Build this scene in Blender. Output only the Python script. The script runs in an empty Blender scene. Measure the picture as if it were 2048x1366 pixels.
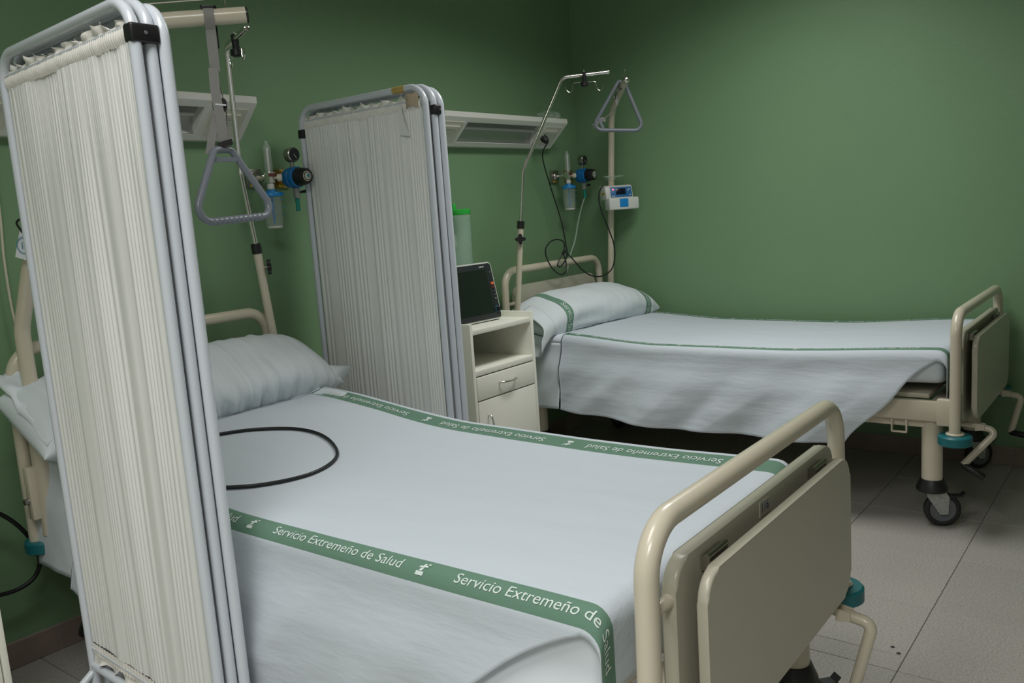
import bpy, bmesh, math, random
from mathutils import Vector, Matrix, noise
random.seed(7)
SC = bpy.context.scene
COL = SC.collection
PI = math.pi

# ------------------------------------------------------------------ camera
def set_camera(f_px, pitch, roll, yaw, loc):
    f = Vector((math.sin(yaw)*math.cos(pitch), math.cos(yaw)*math.cos(pitch), -math.sin(pitch)))
    rt = Vector((math.cos(yaw), -math.sin(yaw), 0.0)); up = rt.cross(f)
    c, s = math.cos(roll), math.sin(roll)
    r2 = rt*c + up*s; u2 = -rt*s + up*c
    m = Matrix((r2, u2, -f)).transposed().to_4x4(); m.translation = Vector(loc)
    cd = bpy.data.cameras.new('camera'); cam = bpy.data.objects.new('camera', cd)
    COL.objects.link(cam); cam.matrix_world = m
    cd.sensor_width = 36.0; cd.lens = f_px/2048*36.0; cd.clip_start = 0.02
    SC.camera = cam
set_camera(1714.75, .15094493, -.07011439, .90290858, (-4.1575, -2.7175, 1.25))

# ------------------------------------------------------------------ world, lights, exposure
SC.view_settings.view_transform = 'Standard'; SC.view_settings.look = 'None'
SC.view_settings.gamma = 1.0; SC.view_settings.use_curve_mapping = False
SC.view_settings.exposure = 0.0
w = bpy.data.worlds.new('world'); SC.world = w; w.use_nodes = True
w.node_tree.nodes['Background'].inputs[0].default_value = (.8, .9, 1, 1)
w.node_tree.nodes['Background'].inputs[1].default_value = 0.02
CEIL = 2.62
LAMPS = [  # x, y, size x, size y, power, spread deg (louvred)
    (-5.10, -2.90, 1.15, .55, 43, 131),
    (-5.50, -1.60, 1.15, .55, 2.0, 165),
    (-3.95, -1.80, 1.15, .55, 22, 165),
    (-1.25, -1.40, 1.15, .55, 20, 142),
]
for x, y, sx, sy, p, sp in LAMPS:
    ld = bpy.data.lights.new('ceiling_lamp_light', 'AREA'); ld.shape = 'RECTANGLE'
    ld.size = sx; ld.size_y = sy; ld.energy = p; ld.color = (1.0, .99, .97); ld.spread = math.radians(sp)
    lo = bpy.data.objects.new('ceiling_lamp_light', ld); COL.objects.link(lo); lo.location = (x, y, CEIL-.045)

# ------------------------------------------------------------------ materials
MATS = {}
def srgb(r, g, b):
    f = lambda c: (c/255/12.92) if c/255 <= .04045 else ((c/255+.055)/1.055)**2.4
    return (f(r), f(g), f(b), 1)
def mat(name, col, rough=.5, metal=0, spec=.5, nscale=0, namp=0, bump=0, bscale=60, trans=0, alpha=0, coat=0, emit=0, sub=0):
    m = bpy.data.materials.new(name); m.use_nodes = True
    nt = m.node_tree; b = nt.nodes['Principled BSDF']; out = nt.nodes['Material Output']
    b.inputs['Base Color'].default_value = col
    b.inputs['Roughness'].default_value = rough; b.inputs['Metallic'].default_value = metal
    b.inputs['Specular IOR Level'].default_value = spec
    if trans: b.inputs['Transmission Weight'].default_value = trans
    if coat: b.inputs['Coat Weight'].default_value = coat; b.inputs['Coat Roughness'].default_value = .15
    if emit: b.inputs['Emission Color'].default_value = col; b.inputs['Emission Strength'].default_value = emit
    tc = None
    if nscale or bump:
        tc = nt.nodes.new('ShaderNodeTexCoord')
    if nscale:
        n = nt.nodes.new('ShaderNodeTexNoise'); n.inputs['Scale'].default_value = nscale; n.inputs['Detail'].default_value = 4
        nt.links.new(tc.outputs['Object'], n.inputs['Vector'])
        mx = nt.nodes.new('ShaderNodeMix'); mx.data_type = 'RGBA'
        mx.inputs[6].default_value = tuple(c*(1-namp) for c in col[:3])+(1,)
        mx.inputs[7].default_value = tuple(min(1, c*(1+namp)) for c in col[:3])+(1,)
        nt.links.new(n.outputs['Fac'], mx.inputs[0]); nt.links.new(mx.outputs[2], b.inputs['Base Color'])
    if bump:
        n2 = nt.nodes.new('ShaderNodeTexNoise'); n2.inputs['Scale'].default_value = bscale; n2.inputs['Detail'].default_value = 3
        nt.links.new(tc.outputs['Object'], n2.inputs['Vector'])
        bp = nt.nodes.new('ShaderNodeBump'); bp.inputs['Strength'].default_value = bump; bp.inputs['Distance'].default_value = .01
        nt.links.new(n2.outputs['Fac'], bp.inputs['Height']); nt.links.new(bp.outputs['Normal'], b.inputs['Normal'])
    if alpha:   # see-through share of a thin cloth or clear plastic
        tr = nt.nodes.new('ShaderNodeBsdfTransparent'); ms = nt.nodes.new('ShaderNodeMixShader')
        ms.inputs[0].default_value = alpha
        nt.links.new(b.outputs[0], ms.inputs[1]); nt.links.new(tr.outputs[0], ms.inputs[2]); nt.links.new(ms.outputs[0], out.inputs[0])
    MATS[name] = m
    return m
mat('wall_paint', (.184, .308, .170, 1), .42, spec=.35, nscale=2.2, namp=.05, bump=.06, bscale=45)
mat('ceiling_paint', (.55, .55, .5, 1), .8)
mat('pale_wall', (.42, .46, .40, 1), .7)
mat('grout', (.16, .15, .13, 1), .9)
mat('baseboard_tile', (.235, .185, .15, 1), .4, nscale=9, namp=.25)
mat('baseboard_grout', (.33, .29, .25, 1), .8)
mat('bed_cream', (.62, .565, .445, 1), .27, nscale=14, namp=.035, coat=.2)
mat('board_cream', (.47, .45, .36, 1), .33, nscale=5, namp=.03, coat=.1)
mat('cabinet_cream', (.85, .85, .755, 1), .45, nscale=6, namp=.03)
mat('cabinet_dark', (.38, .36, .30, 1), .6)
mat('tube_white', (.62, .665, .72, 1), .25, coat=.25)
mat('curtain', (.83, .84, .815, 1), .85, nscale=7, namp=.05, spec=.2)
mat('curtain_hem', (.82, .80, .75, 1), .85, nscale=30, namp=.10, spec=.2)
mat('aged_cloth', (.50, .41, .29, 1), .9, nscale=12, namp=.2, spec=.2)
mat('black', (.012, .012, .013, 1), .38)
mat('black_cable', (.008, .009, .01, 1), .42)
mat('black_soft', (.015, .015, .017, 1), .7)
mat('chrome', (.78, .76, .72, 1), .14, metal=1)
mat('steel', (.40, .38, .34, 1), .32, metal=1)
mat('galvanised', (.42, .43, .42, 1), .5, metal=.6, nscale=90, namp=.4)
mat('teal', (.012, .15, .17, 1), .4)
mat('wheel_grey', (.12, .13, .14, 1), .5)
mat('grey_plastic', (.19, .21, .245, 1), .33)
mat('strap_grey', (.27, .265, .255, 1), .8, bump=.25, bscale=300)
mat('mattress_white', (.69, .745, .79, 1), .85, spec=.2, bump=.12, bscale=14)
mat('pillow_white', (.68, .74, .77, 1), .85, spec=.2)
mat('fabric_green', (.155, .285, .205, 1), .85, spec=.2)
mat('print_white', (.66, .74, .70, 1), .85, spec=.2)
mat('lamp_white', (.70, .70, .65, 1), .4)
mat('lamp_panel', (.62, .61, .52, 1), .45)
mat('reflector', (.42, .43, .42, 1), .33, metal=.75)
mat('lamp_tube', (.50, .50, .48, 1), .3)
mat('blue', (.008, .17, .46, 1), .35)
mat('blue_panel', (.03, .16, .40, 1), .35)
mat('cyan_blue', (.01, .24, .62, 1), .35)
mat('brass', (.55, .32, .10, 1), .3, metal=1)
mat('yellow', (.60, .42, .03, 1), .5)
mat('green_tube', (.01, .25, .20, 1), .4)
mat('green_cap', (.03, .50, .06, 1), .4)
mat('device_white', (.66, .68, .64, 1), .4)
mat('screen_dark', (.010, .016, .013, 1), .16, spec=.6)
mat('pump_screen', (.006, .008, .025, 1), .2)
mat('bezel', (.018, .021, .025, 1), .45)
mat('red_led', (1.0, .13, .16, 1), .4, emit=2.0)
mat('orange_button', (.75, .15, .05, 1), .4)
mat('dull_red', (.16, .04, .045, 1), .4)
mat('ink_blue', (.03, .05, .22, 1), .7)
mat('ink_teal', (.06, .28, .40, 1), .7)
mat('dial_blue', (.02, .085, .13, 1), .4)
mat('paper', (.72, .75, .78, 1), .6)
mat('clear', (.93, .97, .97, 1), .06, alpha=.86, spec=.6)
mat('clear_green', (.70, .93, .82, 1), .08, alpha=.72, spec=.6)
mat('clear_tube', (.55, .68, .58, 1), .2, alpha=.6)
mat('water', (.75, .85, .9, 1), .08, alpha=.7)
mat('cord_white', (.60, .56, .46, 1), .5)
mat('tape', (.50, .36, .12, 1), .5)
mat('knob_cream', (.66, .64, .52, 1), .4)
mat('lamp_glow', (1.0, .96, .90, 1), .5, emit=3.0)

def tile_material():
    m = bpy.data.materials.new('floor_tile'); m.use_nodes = True; nt = m.node_tree; b = nt.nodes['Principled BSDF']
    geo = nt.nodes.new('ShaderNodeNewGeometry'); oi = nt.nodes.new('ShaderNodeObjectInfo')
    n = nt.nodes.new('ShaderNodeTexNoise'); n.inputs['Scale'].default_value = 160; n.inputs['Detail'].default_value = 5
    n3 = nt.nodes.new('ShaderNodeTexNoise'); n3.inputs['Scale'].default_value = 2.3; n3.inputs['Detail'].default_value = 3
    nt.links.new(geo.outputs['Position'], n.inputs['Vector']); nt.links.new(geo.outputs['Position'], n3.inputs['Vector'])
    cr = nt.nodes.new('ShaderNodeValToRGB'); cr.color_ramp.elements[0].position = .3; cr.color_ramp.elements[1].position = .7
    cr.color_ramp.elements[0].color = (.28, .265, .24, 1); cr.color_ramp.elements[1].color = (.425, .405, .372, 1)
    nt.links.new(n.outputs['Fac'], cr.inputs[0])
    ad = nt.nodes.new('ShaderNodeMath'); ad.operation = 'MULTIPLY_ADD'; ad.inputs[1].default_value = .10; ad.inputs[2].default_value = .90
    nt.links.new(oi.outputs['Random'], ad.inputs[0])
    a2 = nt.nodes.new('ShaderNodeMath'); a2.operation = 'MULTIPLY_ADD'; a2.inputs[1].default_value = .22; nt.links.new(n3.outputs['Fac'], a2.inputs[0])
    nt.links.new(ad.outputs[0], a2.inputs[2])
    mx = nt.nodes.new('ShaderNodeVectorMath'); mx.operation = 'SCALE'
    nt.links.new(cr.outputs[0], mx.inputs[0]); nt.links.new(a2.outputs[0], mx.inputs['Scale'])
    nt.links.new(mx.outputs[0], b.inputs['Base Color']); b.inputs['Roughness'].default_value = .42
    MATS['floor_tile'] = m
tile_material()
def sheet_material(name, bands, alpha):
    """white cotton with woven green bands; U = distance across the sheet in metres"""
    m = bpy.data.materials.new(name); m.use_nodes = True; nt = m.node_tree; b = nt.nodes['Principled BSDF']; out = nt.nodes['Material Output']
    uv = nt.nodes.new('ShaderNodeUVMap'); uv.uv_map = 'UVMap'; sp = nt.nodes.new('ShaderNodeSeparateXYZ'); nt.links.new(uv.outputs[0], sp.inputs[0])
    fac = None
    for c, hw in bands:
        s = nt.nodes.new('ShaderNodeMath'); s.operation = 'SUBTRACT'; s.inputs[1].default_value = c; nt.links.new(sp.outputs[0], s.inputs[0])
        a = nt.nodes.new('ShaderNodeMath'); a.operation = 'ABSOLUTE'; nt.links.new(s.outputs[0], a.inputs[0])
        l = nt.nodes.new('ShaderNodeMath'); l.operation = 'LESS_THAN'; l.inputs[1].default_value = hw; nt.links.new(a.outputs[0], l.inputs[0])
        if fac is None: fac = l
        else:
            q = nt.nodes.new('ShaderNodeMath'); q.operation = 'MAXIMUM'; nt.links.new(fac.outputs[0], q.inputs[0]); nt.links.new(l.outputs[0], q.inputs[1]); fac = q
    mx = nt.nodes.new('ShaderNodeMix'); mx.data_type = 'RGBA'; mx.inputs[6].default_value = (.695, .760, .818, 1); mx.inputs[7].default_value = (.165, .300, .215, 1)
    nt.links.new(fac.outputs[0], mx.inputs[0]); nt.links.new(mx.outputs[2], b.inputs['Base Color'])
    b.inputs['Roughness'].default_value = .85; b.inputs['Specular IOR Level'].default_value = .2
    tc = nt.nodes.new('ShaderNodeTexCoord'); n = nt.nodes.new('ShaderNodeTexNoise'); n.inputs['Scale'].default_value = 11; n.inputs['Detail'].default_value = 5
    mp = nt.nodes.new('ShaderNodeMapping'); mp.inputs['Scale'].default_value = (1, .35, 1.6)
    nt.links.new(tc.outputs['Object'], mp.inputs[0]); nt.links.new(mp.outputs[0], n.inputs['Vector'])
    bp = nt.nodes.new('ShaderNodeBump'); bp.inputs['Strength'].default_value = .38; bp.inputs['Distance'].default_value = .014
    nt.links.new(n.outputs['Fac'], bp.inputs['Height']); nt.links.new(bp.outputs[0], b.inputs['Normal'])
    tr = nt.nodes.new('ShaderNodeBsdfTransparent'); ms = nt.nodes.new('ShaderNodeMixShader'); ms.inputs[0].default_value = alpha
    nt.links.new(b.outputs[0], ms.inputs[1]); nt.links.new(tr.outputs[0], ms.inputs[2]); nt.links.new(ms.outputs[0], out.inputs[0])
    MATS[name] = m

# ------------------------------------------------------------------ mesh helpers
ORG = {}
def V(*a): return Vector(a)
def root(name, loc, label, cat, group=None):
    o = bpy.data.objects.new(name, None); COL.objects.link(o); o.location = loc; o.empty_display_size = .05
    ORG[o] = Vector(loc); tag(o, label, cat, group); return o
def tag(o, label, cat, group=None):
    o['label'] = label; o['category'] = cat
    if group: o['group'] = group
    return o
def link(name, bm, material, parent=None, smooth=40, label=None, kind=None, uv=None):
    bmesh.ops.recalc_face_normals(bm, faces=bm.faces) if uv is None else None
    if parent is None:
        vs = [v.co for v in bm.verts]
        org = Vector(((min(v.x for v in vs)+max(v.x for v in vs))/2, (min(v.y for v in vs)+max(v.y for v in vs))/2, min(v.z for v in vs)))
    else: org = ORG[parent]
    bmesh.ops.translate(bm, verts=bm.verts, vec=-org)
    me = bpy.data.meshes.new(name); bm.to_mesh(me); bm.free()
    if smooth:
        me.polygons.foreach_set('use_smooth', [True]*len(me.polygons))
        if smooth < 180: me.set_sharp_from_angle(angle=math.radians(smooth))
    mm = material if isinstance(material, (list, tuple)) else [material]
    for k in mm: me.materials.append(MATS[k])
    o = bpy.data.objects.new(name, me); COL.objects.link(o); ORG[o] = org
    if parent is None: o.location = org
    else: o.parent = parent
    if label: o['label'] = label
    if kind: o['kind'] = kind
    return o
def B(): return bmesh.new()
def box(bm, x0, x1, y0, y1, z0, z1, bev=0, seg=2):
    t = bmesh.new(); r = bmesh.ops.create_cube(t, size=1)
    for v in t.verts: v.co = Vector(((x0+x1)/2+v.co.x*(x1-x0), (y0+y1)/2+v.co.y*(y1-y0), (z0+z1)/2+v.co.z*(z1-z0)))
    if bev: bmesh.ops.bevel(t, geom=t.edges[:], offset=bev, segments=seg, profile=.5, affect='EDGES')
    merge(bm, t); return bm
def merge(bm, t, M=None):
    mp = {}
    for v in t.verts: mp[v] = bm.verts.new(M @ v.co if M else v.co)
    for f in t.faces:
        try: bm.faces.new([mp[v] for v in f.verts])
        except ValueError: pass
    t.free()
def fillet(pts, r, k=6):
    pts = [Vector(p) for p in pts]; out = [pts[0]]
    for i in range(1, len(pts)-1):
        a, p, c = pts[i-1], pts[i], pts[i+1]
        u = (a-p).normalized(); v = (c-p).normalized(); ang = u.angle(v)
        rr = r[i] if isinstance(r, dict) and i in r else (r if not isinstance(r, dict) else 0)
        if rr <= 0 or ang > PI-.02: out.append(p); continue
        d = min(rr/math.tan(ang/2), (a-p).length*.49, (c-p).length*.49); re = d*math.tan(ang/2)
        cen = p+(u+v).normalized()*(re/math.sin(ang/2)); s = p+u*d-cen; e = p+v*d-cen
        for j in range(k+1):
            t = j/k; th = s.angle(e); q = (s*math.sin((1-t)*th)+e*math.sin(t*th))/math.sin(th)
            out.append(cen+q)
    out.append(pts[-1]); return out
def smoothpath(pts, n=8):
    pts = [Vector(p) for p in pts]; P = [2*pts[0]-pts[1]]+pts+[2*pts[-1]-pts[-2]]; out = []
    for i in range(1, len(P)-2):
        for j in range(n):
            t = j/n; a, b, c, d = P[i-1], P[i], P[i+1], P[i+2]
            out.append(.5*((2*b)+(c-a)*t+(2*a-5*b+4*c-d)*t*t+(-a+3*b-3*c+d)*t**3))
    out.append(pts[-1]); return out
def tube(bm, pts, r, n=14, cap=True, closed=False, flat=None):
    pts = [Vector(p) for p in pts]; N = len(pts); rings = []
    def tang(i):
        if closed: return (pts[(i+1) % N]-pts[i-1]).normalized()
        if i == 0: return (pts[1]-pts[0]).normalized()
        if i == N-1: return (pts[-1]-pts[-2]).normalized()
        return ((pts[i+1]-pts[i]).normalized()+(pts[i]-pts[i-1]).normalized()).normalized()
    t0 = tang(0); ref = Vector((0, 0, 1)) if abs(t0.z) < .9 else Vector((1, 0, 0))
    nn = (ref-t0*ref.dot(t0)).normalized()
    for i in range(N):
        t = tang(i); nn = (nn-t*nn.dot(t)).normalized(); b = t.cross(nn)
        ri = r[i] if isinstance(r, (list, tuple)) else r
        f = flat or 1
        rings.append([bm.verts.new(pts[i]+nn*(ri*math.cos(2*PI*k/n))+b*(ri*f*math.sin(2*PI*k/n))) for k in range(n)])
    for i in range(N-1 if not closed else N):
        a, b = rings[i], rings[(i+1) % N]
        for k in range(n): bm.faces.new([a[k], a[(k+1) % n], b[(k+1) % n], b[k]])
    if cap and not closed:
        bm.faces.new(rings[0][::-1]); bm.faces.new(rings[-1])
    return bm
def lathe(bm, o, axis, prof, n=24, cap=True):
    """prof = [(distance along axis, radius)]"""
    o = Vector(o); a = Vector(axis).normalized(); ref = Vector((0, 0, 1)) if abs(a.z) < .9 else Vector((1, 0, 0))
    u = (ref-a*ref.dot(a)).normalized(); v = a.cross(u); rings = []
    for d, r in prof: rings.append([bm.verts.new(o+a*d+(u*math.cos(2*PI*k/n)+v*math.sin(2*PI*k/n))*max(r, 1e-4)) for k in range(n)])
    for i in range(len(prof)-1):
        for k in range(n): bm.faces.new([rings[i][k], rings[i][(k+1) % n], rings[i+1][(k+1) % n], rings[i+1][k]])
    if cap: bm.faces.new(rings[0][::-1]); bm.faces.new(rings[-1])
    return bm
def plate(bm, O, U, Vv, poly, th, bev=0, seg=2):
    """polygon in the frame (U, V) at O, thickness along U x V"""
    O, U, Vv = Vector(O), Vector(U).normalized(), Vector(Vv).normalized(); n = U.cross(Vv); t = bmesh.new()
    a = [t.verts.new(O+U*p[0]+Vv*p[1]) for p in poly]; b = [t.verts.new(O+U*p[0]+Vv*p[1]+n*th) for p in poly]
    fa = t.faces.new(a[::-1]); fb = t.faces.new(b); N = len(poly)
    for i in range(N): t.faces.new([a[i], a[(i+1) % N], b[(i+1) % N], b[i]])
    if bev:
        ed = list(fa.edges)+list(fb.edges); bmesh.ops.bevel(t, geom=ed, offset=bev, segments=seg, profile=.5, affect='EDGES')
    merge(bm, t); return bm
def rrect(x0, x1, y0, y1, r, k=8):
    out = []
    for cx, cy, a0 in ((x1-r, y1-r, 0), (x0+r, y1-r, 90), (x0+r, y0+r, 180), (x1-r, y0+r, 270)):
        for j in range(k+1):
            a = math.radians(a0+90*j/k); out.append((cx+r*math.cos(a), cy+r*math.sin(a)))
    return out
def grid(bm, f, nu, nv, uvf=None, closeu=False):
    R = [[bm.verts.new(f(i/nu, j/nv)) for j in range(nv+1)] for i in range(nu+(0 if closeu else 1))]
    L = bm.loops.layers.uv.get('UVMap') or bm.loops.layers.uv.new('UVMap') if uvf else None
    for i in range(nu):
        for j in range(nv):
            i2 = (i+1) % len(R)
            fc = bm.faces.new([R[i][j], R[i2][j], R[i2][j+1], R[i][j+1]])
            if uvf:
                for lp, (a, b) in zip(fc.loops, ((i, j), (i+1, j), (i+1, j+1), (i, j+1))): lp[L].uv = uvf(a/nu, b/nv)
    return bm
def nz(x, y, z=0.0): return noise.noise(Vector((x, y, z)))
def sstep(a, b, x):
    t = max(0, min(1, (x-a)/(b-a))); return t*t*(3-2*t)

TXT = {}
def text2d(s, size, levels=6, shear=0.0):
    """flat outline text as a triangulated 2-D mesh: verts, faces, width"""
    key = (s, size, shear)
    if key in TXT: return TXT[key]
    cu = bpy.data.curves.new('lettering', 'FONT'); cu.body = s; cu.size = size; cu.resolution_u = 3; cu.shear = shear
    ob = bpy.data.objects.new('lettering', cu); COL.objects.link(ob); bpy.context.view_layer.update()
    dg = bpy.context.evaluated_depsgraph_get(); me = bpy.data.meshes.new_from_object(ob.evaluated_get(dg))
    bpy.data.objects.remove(ob)
    t = bmesh.new(); t.from_mesh(me); bpy.data.meshes.remove(me)
    ys = [v.co.y for v in t.verts]; y0, y1 = min(ys), max(ys)
    for k in range(1, levels):
        bmesh.ops.bisect_plane(t, geom=t.verts[:]+t.edges[:]+t.faces[:], plane_co=(0, y0+(y1-y0)*k/levels, 0), plane_no=(0, 1, 0))
    t.verts.index_update()
    vs = [(v.co.x, v.co.y) for v in t.verts]; fs = [[v.index for v in f.verts] for f in t.faces]; t.free()
    TXT[key] = (vs, fs, max(v[0] for v in vs)); return TXT[key]
def add_flat(bm, vs, fs, f):
    nv = [bm.verts.new(f(a, b)) for a, b in vs]
    for q in fs:
        try: bm.faces.new([nv[i] for i in q])
        except ValueError: pass
EMBLEM = ([(-.012, -.011), (.006, -.011), (.006, -.004), (-.012, -.004),            # base block
           (-.007, -.003), (.000, -.003), (.004, .012), (-.001, .012),               # slanting stroke
           (-.010, .003), (.010, .005), (.009, .009), (-.008, .006),                 # cross stroke
           (.008, .010), (.014, .011), (.012, .014), (.007, .013)],
          [[0, 1, 2, 3], [4, 5, 6, 7], [8, 9, 10, 11], [12, 13, 14, 15]])
PHRASE = 'Servicio Extremeño de Salud'

# ------------------------------------------------------------------ the room
XL, YF = -6.4, -5.2
T = .4; X0, Y0 = -1.555, -2.176
bm = B(); box(bm, XL, .05, YF, .05, -.06, -.003)
floor = link('floor', bm, 'grout'); floor['kind'] = 'structure'
def tile_mesh(w, h):
    t = bmesh.new(); box(t, .0011, w-.0011, .0011, h-.0011, -.004, 0, .0008, 1)
    bmesh.ops.recalc_face_normals(t, faces=t.faces); me = bpy.data.meshes.new('tile'); t.to_mesh(me); t.free(); me.materials.append(MATS['floor_tile']); return me
TM = {}
def put_tile(x0, x1, y0, y1):
    k = (round(x1-x0, 3), round(y1-y0, 3))
    if k not in TM: TM[k] = tile_mesh(*k)
    o = bpy.data.objects.new('tile', TM[k]); COL.objects.link(o); o.parent = floor
    o.location = Vector((x0, y0, random.uniform(-.0004, .0004)))-ORG[floor]
xs = sorted({round(X0+T*k, 4) for k in range(-20, 10) if XL < X0+T*k < 0} | {XL, 0})
ys = sorted({round(Y0+T*k, 4) for k in range(-20, 10) if YF < Y0+T*k < 0} | {YF, 0})
for i in range(len(xs)-1):
    for j in range(len(ys)-1):
        a, b, c, d = xs[i], xs[i+1], ys[j], ys[j+1]
        if abs(a+1.955) < .01 and abs(c+2.176) < .01:          # the tile with the broken strip
            put_tile(a, a+.085, c+.09, d); put_tile(a, a+.085, c, c+.09); put_tile(a+.085, b, c, d)
        else: put_tile(a, b, c, d)
def wall(name, x0, x1, y0, y1, m):
    b = B(); box(b, x0, x1, y0, y1, 0, CEIL); o = link(name, b, m, smooth=0); o['kind'] = 'structure'; return o
wall('wall_back', XL, .1, 0, .1, 'wall_paint')
wall('wall_right', 0, .1, YF, 0, 'wall_paint')
wall('wall_left', XL-.1, XL, YF, .1, 'pale_wall')
wall('wall_front', XL, .1, YF-.1, YF, 'pale_wall')
bm = B(); box(bm, XL-.1, .1, YF-.1, .1, CEIL, CEIL+.1); o = link('ceiling', bm, 'ceiling_paint', smooth=0); o['kind'] = 'structure'
# tiled skirting
bm = B(); box(bm, XL, 0, -.009, 0, 0, .0815); bb = link('baseboard_back', bm, 'baseboard_grout', smooth=0); bb['kind'] = 'structure'
bm = B(); box(bm, -.009, 0, YF, -.01, 0, .0825); br = link('baseboard_right', bm, 'baseboard_grout', smooth=0); br['kind'] = 'structure'
def skirt(par, n, horizontal):
    bmx = B()
    if horizontal: box(bmx, .0015, .3985, -.0115, -.002, .001, .079, .001, 1)
    else: box(bmx, -.0115, -.002, .0015, .3985, .001, .079, .001, 1)
    bmesh.ops.recalc_face_normals(bmx, faces=bmx.faces)
    me = bpy.data.meshes.new('tile'); bmx.to_mesh(me); bmx.free(); me.materials.append(MATS['baseboard_tile'])
    for k in range(n):
        o = bpy.data.objects.new('tile', me); COL.objects.link(o); o.parent = par
        o.location = (Vector((-3.092+T*(k-8), 0, 0)) if horizontal else Vector((0, Y0+T*(k-7), 0)))-ORG[par]
skirt(bb, 15, True); skirt(br, 12, False)
# recessed ceiling luminaires (above the frame)
for i, (x, y, sx, sy, p, sp) in enumerate(LAMPS):
    t = root('ceiling_light', (x, y, CEIL-.04), ['bright ceiling light nearest the camera, left of the beds', 'dim ceiling light at the left by the bed-head wall', 'ceiling light above the foreground screen', 'ceiling light above the foot of the far bed'][i], 'ceiling light', 'ceiling lights')
    bm = B(); hx, hy = sx/2+.04, sy/2+.04
    for a in ((x-hx, x+hx, y-hy, y-sy/2), (x-hx, x+hx, y+sy/2, y+hy), (x-hx, x-sx/2, y-hy, y+hy), (x+sx/2, x+hx, y-hy, y+hy)): box(bm, *a, CEIL-.04, CEIL)
    link('frame', bm, 'lamp_white', t, 0)
    bm = B(); box(bm, x-sx/2, x+sx/2, y-sy/2, y+sy/2, CEIL-.02, CEIL-.01); link('diffuser', bm, 'lamp_white', t, 0)

# ------------------------------------------------------------------ beds
def wn(o):
    m = o.modifiers.new('even_shading', 'WEIGHTED_NORMAL'); m.weight = 100; m.keep_sharp = False; return o
def caster(par, x, y, yaw, brake=True):
    c, s = math.cos(yaw), math.sin(yaw); d = Vector((c, s, 0)); n = Vector((-s, c, 0)); R = .0635
    ctr = Vector((x, y, R))+d*.035
    bm = B()
    lathe(bm, (x, y, .125), (0, 0, 1), [(0, .026), (.012, .026), (.014, .016), (.03, .016)], 16)
    for k in (-1, 1):
        O = ctr+n*(k*.021-.0015); poly = [(-.014, -.014), (.014, -.014), (.018, .05), (.006, .072), (-.06, .072), (-.058, .055)]
        plate(bm, O, d, (0, 0, 1), poly, .003)
    box(bm, x-.03, x+.03, y-.03, y+.03, .130, .135)
    lathe(bm, ctr-n*.026, n, [(0, .008), (.052, .008)], 12)
    cs = link('caster', bm, 'galvanised', par)
    bm = B(); prof = [(-.013, .045), (-.015, .050), (-.015, .056), (-.010, .0625), (0, R), (.010, .0625), (.015, .056), (.015, .050), (.013, .045)]
    lathe(bm, ctr, n, prof, 36, cap=False); link('tyre', bm, 'black_soft', cs)
    bm = B(); lathe(bm, ctr, n, [(-.012, .046), (-.013, .040), (-.009, .034), (-.009, .014), (-.014, .012), (.014, .012), (.009, .014), (.009, .034), (.013, .040), (.012, .046)], 36); link('wheel', bm, 'wheel_grey', cs)
    if brake:
        bm = B(); q = Vector((x, y, .11)); plate(bm, q-n*.016+d*.02, d, n, [(0, 0), (.085, .004), (.085, .028), (0, .032)], .006)
        plate(bm, q-n*.012+d*.1, (d*.7+Vector((0, 0, .7))), n, [(0, 0), (.02, 0), (.02, .024), (0, .024)], .005); link('brake_pedal', bm, 'black', cs)
    return cs
def crank(par, x, y0, z, arm, hnd):
    bm = B()
    tube(bm, [(x, y0+.10, z+.01), (x, y0-.005, z)], .011, 12)
    for k in (-1, 1): plate(bm, (x+k*.012-.002, y0-.005, z-.014), (0, -1, 0), (0, 0, 1), [(0, 0), (.03, .004), (.03, .024), (0, .028)], .004)
    e = Vector((x, y0-.075, z-.012)); a = Vector(arm)
    tube(bm, fillet([(x, y0-.018, z-.002), e, a], .018, 6), .0125, 14)
    c = link('crank', bm, 'bed_cream', par)
    bm = B(); h = Vector(hnd); dd = (h-a).normalized(); lathe(bm, a-dd*.004, dd, [(0, .009), (.006, .0125), ((h-a).length-.006, .0125), ((h-a).length, .009)], 14); link('crank_handle', bm, 'black', c)
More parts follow.
